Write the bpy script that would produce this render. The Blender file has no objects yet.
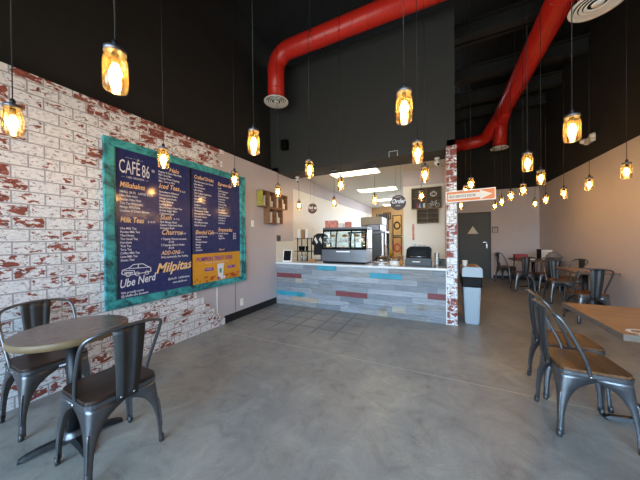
import bpy, bmesh, math, random
from mathutils import Vector, Matrix
random.seed(7)
C = bpy.context.scene.collection
PI = math.pi

# ------------------------------------------------------------------ helpers
class MB:
    """collects geometry into one mesh"""
    def __init__(s): s.bm = bmesh.new()
    def box(s, x0, x1, y0, y1, z0, z1, mi=0, bev=0.0):
        vs = [s.bm.verts.new((x, y, z)) for x in (x0, x1) for y in (y0, y1) for z in (z0, z1)]
        fs = []
        for q in ((0,1,3,2),(4,6,7,5),(0,4,5,1),(2,3,7,6),(0,2,6,4),(1,5,7,3)):
            f = s.bm.faces.new([vs[i] for i in q]); f.material_index = mi; fs.append(f)
        if bev > 0:
            es = list({e for f in fs for e in f.edges})
            bmesh.ops.bevel(s.bm, geom=es, offset=bev, segments=2, affect='EDGES', profile=.5)
        return s
    def poly(s, pts, mi=0):
        f = s.bm.faces.new([s.bm.verts.new(p) for p in pts]); f.material_index = mi; return s
    def prism(s, outline, fn, d0, d1, mi=0):
        """outline: 2d list; fn(a,b,d) -> xyz"""
        A = [s.bm.verts.new(fn(a, b, d0)) for a, b in outline]
        B = [s.bm.verts.new(fn(a, b, d1)) for a, b in outline]
        n = len(A)
        for f in (s.bm.faces.new(A), s.bm.faces.new(B[::-1])): f.material_index = mi
        for i in range(n):
            f = s.bm.faces.new((A[i], B[i], B[(i+1) % n], A[(i+1) % n])); f.material_index = mi
        return s
    def lathe(s, prof, c=(0,0,0), n=24, mi=0, cap=True, axis='z'):
        rings = []
        for r, h in prof:
            ring = []
            for k in range(n):
                a = 2*PI*k/n; p = (r*math.cos(a), r*math.sin(a), h)
                if axis == 'x': p = (p[2], p[0], p[1])
                if axis == 'y': p = (p[0], p[2], p[1])
                ring.append(s.bm.verts.new((p[0]+c[0], p[1]+c[1], p[2]+c[2])))
            rings.append(ring)
        for i in range(len(rings)-1):
            for k in range(n):
                f = s.bm.faces.new((rings[i][k], rings[i][(k+1)%n], rings[i+1][(k+1)%n], rings[i+1][k]))
                f.smooth = True; f.material_index = mi
        if cap:
            for rg in (rings[0][::-1], rings[-1]):
                f = s.bm.faces.new(rg); f.material_index = mi
        return s
    def tube(s, pts, r, n=10, mi=0, smooth=True):
        pts = [Vector(p) for p in pts]
        if smooth and len(pts) > 2: pts = spline(pts)
        rings = []; up = None
        for i, p in enumerate(pts):
            t = (pts[min(i+1, len(pts)-1)] - pts[max(i-1, 0)]).normalized()
            if up is None:
                up = Vector((0,0,1)) if abs(t.z) < .9 else Vector((1,0,0))
            a = (up - t*up.dot(t)).normalized(); b = t.cross(a); up = a
            rr = r[i] if isinstance(r, list) else r
            rings.append([s.bm.verts.new(p + (a*math.cos(2*PI*k/n) + b*math.sin(2*PI*k/n))*rr) for k in range(n)])
        for i in range(len(rings)-1):
            for k in range(n):
                f = s.bm.faces.new((rings[i][k], rings[i][(k+1)%n], rings[i+1][(k+1)%n], rings[i+1][k]))
                f.smooth = True; f.material_index = mi
        for rg in (rings[0][::-1], rings[-1]):
            f = s.bm.faces.new(rg); f.material_index = mi
        return s
    def text(s, body, fn, size, mi=0, sx=1.0, shear=0.0, bold=0.0, align='LEFT', depth=0.0):
        """fn(a,b) maps text plane to xyz"""
        cu = bpy.data.curves.new('t', 'FONT'); cu.body = body; cu.size = size; cu.shear = shear
        cu.offset = bold; cu.align_x = align; cu.resolution_u = 2
        o = bpy.data.objects.new('t', cu)
        me = bpy.data.meshes.new_from_object(o)
        vs = [s.bm.verts.new(fn(v.co.x*sx, v.co.y)) for v in me.vertices]
        for p in me.polygons:
            try:
                f = s.bm.faces.new([vs[i] for i in p.vertices]); f.material_index = mi
            except ValueError: pass
        bpy.data.meshes.remove(me); bpy.data.objects.remove(o); bpy.data.curves.remove(cu)
        return s
    def build(s, name, mat, parent=None, smooth=False, fix=True):
        if fix: bmesh.ops.recalc_face_normals(s.bm, faces=s.bm.faces[:])
        me = bpy.data.meshes.new(name); s.bm.to_mesh(me); s.bm.free()
        for m in (mat if isinstance(mat, (list, tuple)) else [mat]): me.materials.append(m)
        if smooth:
            for p in me.polygons: p.use_smooth = True
        o = bpy.data.objects.new(name, me); C.objects.link(o)
        if parent is not None: o.parent = parent
        return o

def spline(pts, k=6):
    out = []
    P = [pts[0]] + pts + [pts[-1]]
    for i in range(1, len(P)-2):
        a, b, c, d = P[i-1], P[i], P[i+1], P[i+2]
        for j in range(k):
            t = j/k
            out.append(.5*((2*b) + (c-a)*t + (2*a-5*b+4*c-d)*t*t + (3*b-a-3*c+d)*t**3))
    out.append(pts[-1]); return out

def tag(o, label=None, cat=None, group=None, kind=None):
    if label: o['label'] = label
    if cat: o['category'] = cat
    if group: o['group'] = group
    if kind: o['kind'] = kind
    return o
def empty(name, loc=(0,0,0), rz=0.0, label=None, cat=None, group=None):
    o = bpy.data.objects.new(name, None); o.empty_display_size = .1; C.objects.link(o)
    o.location = loc; o.rotation_euler = (0, 0, rz); return tag(o, label, cat, group)
def copy_tree(o, parent=None):
    c = o.copy(); C.objects.link(c); c.parent = parent
    for ch in [x for x in KIDS.get(o.name, [])]: copy_tree(ch, c)
    return c
KIDS = {}
def freeze(root):
    KIDS[root.name] = [x for x in C.objects if x.parent is root]
    for x in KIDS[root.name]: freeze(x)
def struct(o): o['kind'] = 'structure'; return o

# ------------------------------------------------------------------ materials
def new_mat(name):
    m = bpy.data.materials.new(name); m.use_nodes = True
    nt = m.node_tree; b = nt.nodes['Principled BSDF']; return m, nt, b
def N(nt, t, **kw):
    n = nt.nodes.new(t)
    for k, v in kw.items():
        if k in n.inputs: n.inputs[k].default_value = v
        else: setattr(n, k, v)
    return n
def lin(c):
    return tuple((x/255/12.92 if x/255 <= .04045 else ((x/255+.055)/1.055)**2.4) for x in c) + (1.0,)
def mat(name, col, rough=.5, metal=0.0, spec=.5, var=0.0, scale=8.0, stretch=(1,1,1), bump=0.0, emit=None, es=0.0):
    m, nt, b = new_mat(name)
    c = lin(col)
    b.inputs['Roughness'].default_value = rough; b.inputs['Metallic'].default_value = metal
    b.inputs['Specular IOR Level'].default_value = spec
    b.inputs['Base Color'].default_value = c
    if var or bump:
        tc = N(nt, 'ShaderNodeTexCoord'); mp = N(nt, 'ShaderNodeMapping'); mp.inputs['Scale'].default_value = stretch
        nz = N(nt, 'ShaderNodeTexNoise', Scale=scale, Detail=6.0, Roughness=.6)
        nt.links.new(tc.outputs['Object'], mp.inputs['Vector']); nt.links.new(mp.outputs[0], nz.inputs['Vector'])
        if var:
            rp = N(nt, 'ShaderNodeValToRGB')
            rp.color_ramp.elements[0].position = .3; rp.color_ramp.elements[1].position = .7
            rp.color_ramp.elements[0].color = tuple(x*(1-var) for x in c[:3])+(1,)
            rp.color_ramp.elements[1].color = tuple(min(1, x*(1+var)) for x in c[:3])+(1,)
            nt.links.new(nz.outputs['Fac'], rp.inputs['Fac']); nt.links.new(rp.outputs['Color'], b.inputs['Base Color'])
        if bump:
            bp = N(nt, 'ShaderNodeBump', Strength=bump, Distance=.01)
            nt.links.new(nz.outputs['Fac'], bp.inputs['Height']); nt.links.new(bp.outputs[0], b.inputs['Normal'])
    if emit:
        b.inputs['Emission Color'].default_value = lin(emit); b.inputs['Emission Strength'].default_value = es
    return m
def ramp(nt, src, stops, interp='LINEAR'):
    r = N(nt, 'ShaderNodeValToRGB'); cr = r.color_ramp; cr.interpolation = interp
    while len(cr.elements) < len(stops): cr.elements.new(.5)
    for e, (p, c) in zip(cr.elements, stops): e.position = p; e.color = c
    nt.links.new(src, r.inputs['Fac']); return r.outputs['Color']
def mix(nt, fac, a, b_, mode='MIX'):
    n = N(nt, 'ShaderNodeMix', data_type='RGBA', blend_type=mode)
    for sock, v in ((n.inputs[0], fac), (n.inputs[6], a), (n.inputs[7], b_)):
        if hasattr(v, 'is_output'): nt.links.new(v, sock)
        else: sock.default_value = v
    return n.outputs[2]
def math_(nt, op, a, b_=None):
    n = N(nt, 'ShaderNodeMath', operation=op)
    for i, v in enumerate((a, b_)):
        if v is None: continue
        if hasattr(v, 'is_output'): nt.links.new(v, n.inputs[i])
        else: n.inputs[i].default_value = v
    return n.outputs[0]
G1 = lambda v: (v, v, v, 1)

def brick_mat(name='whitewashed_brick', extra=0.0, bw=.19):
    """whitewashed brick; planes facing X use (Y,Z), planes facing Y use (X,Z)"""
    m, nt, b = new_mat(name); L = nt.links
    tc = N(nt, 'ShaderNodeTexCoord'); sp = N(nt, 'ShaderNodeSeparateXYZ'); L.new(tc.outputs['Object'], sp.inputs[0])
    ad = math_(nt, 'ADD', sp.outputs['X'], sp.outputs['Y'])
    cb = N(nt, 'ShaderNodeCombineXYZ'); L.new(ad, cb.inputs[0]); L.new(sp.outputs['Z'], cb.inputs[1])
    br = N(nt, 'ShaderNodeTexBrick', Scale=1.0); br.offset = .5; br.squash = 1.0
    br.inputs['Color1'].default_value = G1(0); br.inputs['Color2'].default_value = G1(1); br.inputs['Mortar'].default_value = G1(.3)
    br.inputs['Mortar Size'].default_value = .0055; br.inputs['Mortar Smooth'].default_value = .2
    br.inputs['Brick Width'].default_value = bw; br.inputs['Row Height'].default_value = .1035
    br.inputs['Bias'].default_value = 0
    L.new(cb.outputs[0], br.inputs['Vector'])
    rnd = br.outputs['Color']
    b2 = N(nt, 'ShaderNodeTexBrick', Scale=1.0); b2.offset = .5; b2.squash = 1.0
    b2.inputs['Mortar Size'].default_value = .020; b2.inputs['Mortar Smooth'].default_value = 1.0
    b2.inputs['Brick Width'].default_value = bw; b2.inputs['Row Height'].default_value = .1035
    L.new(cb.outputs[0], b2.inputs['Vector'])
    r2 = math_(nt, 'FRACT', math_(nt, 'MULTIPLY', rnd, 37.31))
    off = N(nt, 'ShaderNodeCombineXYZ'); L.new(math_(nt, 'MULTIPLY', rnd, 61.0), off.inputs[2])
    av = N(nt, 'ShaderNodeVectorMath', operation='ADD'); L.new(cb.outputs[0], av.inputs[0]); L.new(off.outputs[0], av.inputs[1])
    mp = N(nt, 'ShaderNodeMapping'); mp.inputs['Scale'].default_value = (1, 1.7, 1); L.new(av.outputs[0], mp.inputs[0])
    n1 = N(nt, 'ShaderNodeTexNoise', Scale=16.0, Detail=8.0, Roughness=.62, Distortion=.5); L.new(mp.outputs[0], n1.inputs['Vector'])
    n3 = N(nt, 'ShaderNodeTexNoise', Scale=30.0, Detail=8.0, Roughness=.75, Distortion=.6); L.new(mp.outputs[0], n3.inputs['Vector'])
    hi = N(nt, 'ShaderNodeMapRange'); L.new(sp.outputs['Z'], hi.inputs['Value'])
    hi.inputs['From Min'].default_value = 2.0; hi.inputs['From Max'].default_value = 2.65; hi.inputs['To Min'].default_value = 0; hi.inputs['To Max'].default_value = .13
    yy_ = N(nt, 'ShaderNodeMapRange'); L.new(ad, yy_.inputs['Value'])
    yy_.inputs['From Min'].default_value = -2.8; yy_.inputs['From Max'].default_value = -1.6; yy_.inputs['To Min'].default_value = .25; yy_.inputs['To Max'].default_value = 1.0
    e = math_(nt, 'ADD', n1.outputs['Fac'], math_(nt, 'MULTIPLY', math_(nt, 'SUBTRACT', r2, .5), .27))
    e = math_(nt, 'ADD', e, math_(nt, 'MULTIPLY', math_(nt, 'SUBTRACT', n3.outputs['Fac'], .5), .3))
    e = math_(nt, 'SUBTRACT', e, math_(nt, 'MULTIPLY', b2.outputs['Fac'], .13))
    e = math_(nt, 'ADD', e, math_(nt, 'MULTIPLY', hi.outputs[0], yy_.outputs[0]))
    e = math_(nt, 'ADD', e, extra)
    red = ramp(nt, e, [(.592, G1(0)), (.612, G1(1))])
    dk = ramp(nt, r2, [(.0, G1(.55)), (.5, G1(1.0)), (1.0, G1(1.05))])
    rc = ramp(nt, n3.outputs['Fac'], [(.35, lin((62,42,44))), (.47, lin((132,66,54))), (.66, lin((168,98,80)))])
    rc = mix(nt, 1.0, rc, dk, 'MULTIPLY')
    wc = ramp(nt, n3.outputs['Fac'], [(.365, lin((66,58,64))), (.41, lin((192,192,200))), (.47, lin((232,233,236))), (.62, lin((246,247,248)))])
    col = mix(nt, red, wc, rc)
    mo = mix(nt, n3.outputs['Fac'], lin((150,148,152)), lin((186,184,188)))
    col = mix(nt, br.outputs['Fac'], col, mo)
    L.new(col, b.inputs['Base Color']); b.inputs['Roughness'].default_value = .7
    hgt = math_(nt, 'SUBTRACT', math_(nt, 'MULTIPLY', n3.outputs['Fac'], .25), br.outputs['Fac'])
    bp = N(nt, 'ShaderNodeBump', Strength=.5, Distance=.006); L.new(hgt, bp.inputs['Height']); L.new(bp.outputs[0], b.inputs['Normal'])
    return m

def floor_mat():
    m, nt, b = new_mat('polished_concrete'); L = nt.links
    tc = N(nt, 'ShaderNodeTexCoord'); V = tc.outputs['Object']
    sp = N(nt, 'ShaderNodeSeparateXYZ'); L.new(V, sp.inputs[0])
    n1 = N(nt, 'ShaderNodeTexNoise', Scale=.9, Detail=8.0, Roughness=.62, Distortion=.6); L.new(V, n1.inputs['Vector'])
    n2 = N(nt, 'ShaderNodeTexNoise', Scale=4.5, Detail=9.0, Roughness=.7, Distortion=1.2); L.new(V, n2.inputs['Vector'])
    n3 = N(nt, 'ShaderNodeTexNoise', Scale=120.0, Detail=2.0); L.new(V, n3.inputs['Vector'])
    c1 = ramp(nt, n1.outputs['Fac'], [(.3, lin((124,124,120))), (.5, lin((144,144,138))), (.7, lin((164,160,146)))])
    c2 = ramp(nt, n2.outputs['Fac'], [(.30, G1(.62)), (.44, G1(.92)), (.56, G1(1.04)), (.70, G1(1.25))])
    c = mix(nt, 1.0, c1, c2, 'MULTIPLY')
    c = mix(nt, 1.0, c, ramp(nt, n3.outputs['Fac'], [(.3, G1(.9)), (.7, G1(1.08))]), 'MULTIPLY')
    # fine pale hairline cracks
    vo = N(nt, 'ShaderNodeTexVoronoi', feature='DISTANCE_TO_EDGE', Scale=1.3)
    dv = N(nt, 'ShaderNodeVectorMath', operation='ADD'); L.new(V, dv.inputs[0]); L.new(n2.outputs['Color'], dv.inputs[1]); L.new(dv.outputs[0], vo.inputs['Vector'])
    cr = ramp(nt, vo.outputs['Distance'], [(.0, G1(1)), (.012, G1(0))])
    c = mix(nt, math_(nt, 'MULTIPLY', cr, math_(nt, 'GREATER_THAN', n1.outputs['Fac'], .52)), c, lin((166,160,148)))
    # old tile outlines left near the counter
    br = N(nt, 'ShaderNodeTexBrick', Scale=1.0); br.offset = 0.0
    br.inputs['Brick Width'].default_value = .33; br.inputs['Row Height'].default_value = .33
    br.inputs['Mortar Size'].default_value = .028; br.inputs['Mortar Smooth'].default_value = .9
    L.new(V, br.inputs['Vector'])
    def band(s, a, b0, w=.15):
        u = N(nt, 'ShaderNodeMapRange', interpolation_type='SMOOTHSTEP'); L.new(s, u.inputs['Value'])
        u.inputs['From Min'].default_value = a-w; u.inputs['From Max'].default_value = a
        d = N(nt, 'ShaderNodeMapRange', interpolation_type='SMOOTHSTEP'); L.new(s, d.inputs['Value'])
        d.inputs['From Min'].default_value = b0; d.inputs['From Max'].default_value = b0+w
        return math_(nt, 'SUBTRACT', u.outputs[0], d.outputs[0])
    tm = math_(nt, 'MULTIPLY', band(sp.outputs['X'], -2.7, -1.2, .35), band(sp.outputs['Y'], 3.15, 4.3, .25))
    tm = math_(nt, 'MULTIPLY', tm, br.outputs['Fac'])
    tm = math_(nt, 'MULTIPLY', tm, math_(nt, 'MULTIPLY', n2.outputs['Fac'], 1.15))
    c = mix(nt, tm, c, lin((70,66,62)))
    # saw cuts
    def cut(s, at, w):
        return math_(nt, 'LESS_THAN', math_(nt, 'ABSOLUTE', math_(nt, 'SUBTRACT', s, at)), w)
    c = mix(nt, math_(nt, 'MULTIPLY', cut(sp.outputs['Y'], 2.635, .007), .85), c, lin((176,170,158)))
    c = mix(nt, math_(nt, 'MULTIPLY', cut(sp.outputs['X'], .27, .004), .08), c, lin((170,162,148)))
    L.new(c, b.inputs['Base Color'])
    r = N(nt, 'ShaderNodeMapRange'); L.new(n2.outputs['Fac'], r.inputs['Value'])
    r.inputs['To Min'].default_value = .24; r.inputs['To Max'].default_value = .5; L.new(r.outputs[0], b.inputs['Roughness'])
    b.inputs['Specular IOR Level'].default_value = .6
    bp = N(nt, 'ShaderNodeBump', Strength=.05, Distance=.01); L.new(n2.outputs['Fac'], bp.inputs['Height']); L.new(bp.outputs[0], b.inputs['Normal'])
    return m

def wood_mat(name, cols, rough=.4, stretch=(1,12,12), scale=3.0, spec=.5):
    m, nt, b = new_mat(name); L = nt.links
    tc = N(nt, 'ShaderNodeTexCoord'); mp = N(nt, 'ShaderNodeMapping'); mp.inputs['Scale'].default_value = stretch
    L.new(tc.outputs['Object'], mp.inputs[0])
    n1 = N(nt, 'ShaderNodeTexNoise', Scale=scale, Detail=8.0, Roughness=.65, Distortion=.6); L.new(mp.outputs[0], n1.inputs['Vector'])
    st = [(.3+.4*i/(len(cols)-1), lin(c)) for i, c in enumerate(cols)]
    L.new(ramp(nt, n1.outputs['Fac'], st), b.inputs['Base Color'])
    b.inputs['Roughness'].default_value = rough; b.inputs['Specular IOR Level'].default_value = spec
    bp = N(nt, 'ShaderNodeBump', Strength=.12, Distance=.004); L.new(n1.outputs['Fac'], bp.inputs['Height']); L.new(bp.outputs[0], b.inputs['Normal'])
    return m

def plank_mat():
    """colour attribute per plank times weathered grain"""
    m, nt, b = new_mat('weathered_planks'); L = nt.links
    at = N(nt, 'ShaderNodeVertexColor'); at.layer_name = 'plank'
    tc = N(nt, 'ShaderNodeTexCoord'); mp = N(nt, 'ShaderNodeMapping'); mp.inputs['Scale'].default_value = (.9, 1, 22)
    L.new(tc.outputs['Object'], mp.inputs[0])
    n1 = N(nt, 'ShaderNodeTexNoise', Scale=4.0, Detail=9.0, Roughness=.7, Distortion=.7); L.new(mp.outputs[0], n1.inputs['Vector'])
    g = ramp(nt, n1.outputs['Fac'], [(.3, G1(.42)), (.45, G1(.85)), (.55, G1(1.05)), (.7, G1(1.35))])
    n2 = N(nt, 'ShaderNodeTexNoise', Scale=11.0, Detail=9.0, Roughness=.75, Distortion=.4); L.new(mp.outputs[0], n2.inputs['Vector'])
    g2 = ramp(nt, n2.outputs['Fac'], [(.34, G1(.45)), (.44, G1(.95)), (.7, G1(1.15))])
    n4 = N(nt, 'ShaderNodeTexNoise', Scale=2.6, Detail=4.0); L.new(tc.outputs['Object'], n4.inputs['Vector'])
    tn = ramp(nt, n4.outputs['Fac'], [(.62, (1,1,1,1)), (.74, lin((240,222,196)))])
    g = mix(nt, 1.0, mix(nt, 1.0, g, g2, 'MULTIPLY'), tn, 'MULTIPLY')
    L.new(mix(nt, 1.0, at.outputs['Color'], g, 'MULTIPLY'), b.inputs['Base Color'])
    b.inputs['Roughness'].default_value = .6
    bp = N(nt, 'ShaderNodeBump', Strength=.3, Distance=.004); L.new(n1.outputs['Fac'], bp.inputs['Height']); L.new(bp.outputs[0], b.inputs['Normal'])
    return m

def frame_mat():
    m, nt, b = new_mat('distressed_teal'); L = nt.links
    tc = N(nt, 'ShaderNodeTexCoord'); mp = N(nt, 'ShaderNodeMapping'); mp.inputs['Scale'].default_value = (3, 3, 3)
    L.new(tc.outputs['Object'], mp.inputs[0])
    n1 = N(nt, 'ShaderNodeTexNoise', Scale=1.3, Detail=8.0, Roughness=.7, Distortion=1.5); L.new(mp.outputs[0], n1.inputs['Vector'])
    L.new(ramp(nt, n1.outputs['Fac'], [(.36, lin((26,52,58))), (.45, lin((36,116,122))), (.56, lin((62,168,172))), (.75, lin((92,190,188)))]), b.inputs['Base Color'])
    b.inputs['Roughness'].default_value = .5
    return m

def glass_mat(name, tint, t=.85, rough=.05, trans_col=None, translucent=0.0, tl_col=None):
    m = bpy.data.materials.new(name); m.use_nodes = True; nt = m.node_tree; nt.nodes.clear(); L = nt.links
    out = N(nt, 'ShaderNodeOutputMaterial')
    tr = N(nt, 'ShaderNodeBsdfTransparent'); tr.inputs[0].default_value = lin(tint)
    gl = N(nt, 'ShaderNodeBsdfGlossy'); gl.inputs['Roughness'].default_value = rough
    fr = N(nt, 'ShaderNodeFresnel'); fr.inputs[0].default_value = 1.45
    fm = math_(nt, 'ADD', math_(nt, 'MULTIPLY', fr.outputs[0], .9), 1-t)
    mx = N(nt, 'ShaderNodeMixShader'); L.new(fm, mx.inputs[0]); L.new(tr.outputs[0], mx.inputs[1]); L.new(gl.outputs[0], mx.inputs[2])
    last = mx
    if translucent:
        tl = N(nt, 'ShaderNodeBsdfTranslucent'); tl.inputs[0].default_value = lin(tl_col or tint)
        m2 = N(nt, 'ShaderNodeMixShader'); m2.inputs[0].default_value = translucent
        L.new(mx.outputs[0], m2.inputs[1]); L.new(tl.outputs[0], m2.inputs[2]); last = m2
    L.new(last.outputs[0], out.inputs[0]); return m
def emis(name, col, s):
    m = bpy.data.materials.new(name); m.use_nodes = True; nt = m.node_tree; nt.nodes.clear()
    out = N(nt, 'ShaderNodeOutputMaterial'); e = N(nt, 'ShaderNodeEmission'); e.inputs[0].default_value = lin(col); e.inputs[1].default_value = s
    nt.links.new(e.outputs[0], out.inputs[0]); return m

M = {}
M['brick'] = brick_mat(); M['brick_post'] = brick_mat('whitewashed_brick_post', .085, .11); M['floor'] = floor_mat(); M['plank'] = plank_mat(); M['teal'] = frame_mat()
M['grey_wall'] = mat('greige_paint', (192,184,188), .7, var=.03, scale=2)
M['tan_wall'] = mat('tan_paint', (208,198,196), .55, var=.03, scale=2)
M['cream'] = mat('cream_panel', (230,227,216), .5)
M['white_paint'] = mat('white_paint', (236,234,228), .55)
M['black_paint'] = mat('matte_black_paint', (33,33,32), .8, var=.15, scale=3)
M['soffit'] = mat('charcoal_soffit_paint', (52,53,52), .75, var=.06, scale=3)
M['joist'] = mat('dark_joist_paint', (42,41,40), .7, var=.2, scale=4)
M['base'] = mat('black_rubber_base', (24,24,26), .5)
M['red_duct'] = mat('red_duct_paint', (216,44,32), .36, var=.05, scale=6, spec=.6)
M['white_metal'] = mat('white_enamel', (246,245,242), .4)
M['dark_slot'] = mat('dark_slot', (20,20,20), .8)
M['gun'] = mat('gunmetal', (112,114,118), .33, metal=.85, var=.1, scale=12)
M['gun_dark'] = mat('dark_gunmetal', (70,72,74), .45, metal=.6, var=.08, scale=10)
M['steel'] = mat('stainless', (112,114,120), .36, metal=.9, var=.05, scale=5, stretch=(1,1,20))
M['chrome'] = mat('chrome', (210,210,210), .15, metal=1)
M['blackmetal'] = mat('black_powder_coat', (26,28,32), .4, metal=.3)
M['rubber'] = mat('rubber', (30,30,30), .8)
M['seat_dark'] = wood_mat('dark_walnut_seat', [(34,24,20),(56,40,32),(74,54,44)], .4)
M['seat_warm'] = wood_mat('warm_elm_seat', [(70,46,28),(104,70,42),(128,88,54)], .4)
M['top_brown'] = wood_mat('brown_tabletop', [(84,68,58),(104,86,76),(122,104,92)], .22, stretch=(10,1,10))
M['top_edge'] = mat('pale_edge_band', (116,94,64), .5, var=.1, scale=20)
M['top_warm'] = wood_mat('warm_tabletop', [(126,88,58),(150,108,74),(168,124,88)], .3, stretch=(1,10,10), scale=2)
M['edge_dark'] = mat('grey_brown_edge', (104,92,82), .5, var=.12, scale=20)
M['counter_top'] = mat('white_quartz', (228,230,232), .2)
M['navy'] = mat('navy_vinyl', (50,56,104), .13, var=.22, scale=9, stretch=(1,2,2))
M['ltxt'] = mat('white_lettering', (226,228,236), .4)
M['otxt'] = mat('gold_lettering', (240,200,150), .4)
M['orange'] = mat('orange_poster', (214,152,36), .35, var=.06, scale=5)
M['purple'] = mat('purple_ink', (126,50,150), .4)
M['pumpkin'] = mat('pumpkin_ink', (190,84,24), .5, var=.4, scale=30)
M['crate'] = wood_mat('reclaimed_crate_wood', [(88,58,38),(128,92,62),(156,118,84)], .65, stretch=(3,1,12), scale=5)
M['crate_green'] = wood_mat('yellow_green_crate_side', [(110,104,40),(160,154,62),(186,178,84)], .65, stretch=(3,3,8), scale=5)
M['crate_grey'] = wood_mat('grey_crate_wood', [(92,76,58),(124,106,82),(150,130,102)], .7, stretch=(1,3,12), scale=5)
M['dark_back'] = mat('dark_crate_back', (84,74,62), .7, var=.2, scale=12)
M['paper'] = mat('paper_white', (232,228,222), .6)
M['door'] = mat('charcoal_door', (66,70,68), .5, var=.05, scale=4)
M['door_frame'] = mat('charcoal_door_frame', (52,54,54), .5)
M['bin_grey'] = mat('blue_grey_plastic', (164,178,188), .45)
M['bag'] = mat('black_bin_bag', (7,7,8), .45, spec=.15, bump=.6, scale=14)
M['kraft'] = mat('kraft_brown', (170,118,66), .7, var=.12, scale=8)
M['sign_dark'] = mat('plum_grey_sign', (84,70,72), .6)
M['sign_orange'] = mat('orange_sign', (226,134,72), .5)
M['red'] = mat('deep_red', (150,34,30), .5)
M['pink'] = mat('pink_red_print', (214,136,120), .6, var=.45, scale=16)
M['black'] = mat('gloss_black', (9,9,11), .55, spec=.12)
M['oven_grey'] = mat('grey_enamel', (74,80,84), .5, spec=.25)
M['cloth_black'] = mat('black_cloth', (26,26,28), .9)
M['clear'] = glass_mat('clear_glass', (236,242,240), t=.97)
M['jar'] = glass_mat('amber_jar_glass', (255,236,196), t=.95, rough=.06, translucent=.035, tl_col=(255,206,120))
M['bulb'] = emis('glowing_bulb', (255,208,140), 105)
M['troffer'] = emis('ceiling_panel_light', (255,234,196), 5.2)
M['clear_plastic'] = glass_mat('clear_plastic', (225,230,232), t=.8, rough=.15)
M['grey_bag'] = mat('grey_felt', (122,116,110), .9, bump=.4, scale=20)
M['screen'] = mat('black_screen', (6,6,8), .4, spec=.1)
M['bread'] = mat('pastry_brown', (176,120,62), .6, var=.25, scale=30)
M['green_box'] = mat('green_box', (88,150,92), .5)

# ------------------------------------------------------------------ room shell
XL, XU, XR = -3.09, -3.30, 2.75
YF, YB, YK = -1.7, 9.63, 12.5
ZW, ZR, ZC, ZT = 2.757, 2.861, 2.88, 5.6
XP0, XP1 = .12, .235          # wing wall
YS = 4.40                     # soffit face

struct(MB().box(-3.6, 3.0, YF-.2, YK+.2, -.1, 0).build('floor', M['floor']))
struct(MB().box(-3.6, 3.0, YF-.2, YK+.2, ZT, ZT+.1).build('ceiling', M['black_paint']))
struct(MB().box(-3.5, XL, YF, YK, 0, ZW).box(-3.5, XL, YS, YK, ZW, ZC).build('wall_left', M['grey_wall']))
struct(MB().box(-3.5, XU, YF, YK, ZC, ZT).box(-3.5, XU, YF, YS, ZW, ZC).build('wall_left_upper', M['black_paint']))
struct(MB().box(XR, XR+.15, YF, YB+.15, 0, ZR).build('wall_right', M['tan_wall']))
struct(MB().box(XR, XR+.15, YF, YB+.15, ZR, ZT).build('wall_right_upper', M['black_paint']))
struct(MB().box(XP1, .60, YB, YB+.15, 0, ZR).box(1.52, XR, YB, YB+.15, 0, ZR).box(.60, 1.52, YB, YB+.15, 2.16, ZR).build('wall_back', M['tan_wall']))
struct(MB().box(XP1, XR, YB, YB+.15, ZR, ZT).build('wall_back_upper', M['black_paint']))
struct(MB().box(XL, XP0, YK, YK+.15, 0, ZC).build('wall_kitchen_back', mat('kitchen_back_tan', (176,142,96), .6, var=.08, scale=3)))
# front storefront wall (behind the camera) with its glazing
fw = MB()
fw.box(-3.5, -3.0, YF-.15, YF, 0, ZT).box(2.65, 2.9, YF-.15, YF, 0, ZT).box(-3.0, 2.65, YF-.15, YF, 3.1, ZT).box(-3.0, 2.65, YF-.15, YF, 0, .12)
struct(fw.build('wall_front', M['grey_wall']))
wf = MB()
for x in (-3.0, -1.6, -.2, 1.2, 2.59): wf.box(x, x+.06, YF-.12, YF-.04, .12, 3.1)
for z in (.12, 2.2, 3.04): wf.box(-3.0, 2.65, YF-.12, YF-.04, z, z+.06)
w = struct(wf.build('window_1', M['gun_dark']))
MB().box(-2.95, 2.6, YF-.085, YF-.079, .15, 3.05).build('pane', M['clear'], w)
# corridor / kitchen partition (wing wall) and the wall behind the counter
struct(MB().box(XP0, XP1, 4.262, YB, 0, 2.74).box(XP0, XP1, YS, YB, 2.74, ZC).build('wall_partition', M['tan_wall']))
struct(MB().box(-.74, XP0, 6.0, 6.12, 0, ZC).build('wall_kitchen_right', M['grey_wall']))
pn = MB().box(-.74, XP0-.004, 5.985, 6.0, 0, 2.52)
struct(pn.build('trim_1', M['cream']))
struct(MB().box(XL, XL+.006, 4.96, YK, 1.29, 2.52).box(XL, XL+.006, 4.27, YK, 0, 1.29).build('trim_2', M['cream']))
# soffit over the counter and lowered kitchen ceiling
struct(MB().box(XU, XP1, YS, 4.95, 2.746, 4.95).box(XP0, XP1, 4.95, YB, ZC, 4.95).build('wall_soffit', M['soffit']))
struct(MB().box(XL, XP0, 4.95, YK, ZC, ZC+.08).build('ceiling_kitchen', mat('ceiling_tile_beige', (212,206,192), .7)))
# base trim
struct(MB().box(XL, XL+.012, 2.86, 4.25, 0, .125, bev=.003).build('baseboard_left', M['base']))
struct(MB().box(1.58, XR, YB-.012, YB, 0, .10).build('baseboard_back', M['base']))
struct(MB().box(XR-.012, XR, YF, YB, 0, .10).build('baseboard_right', M['base']))
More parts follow.
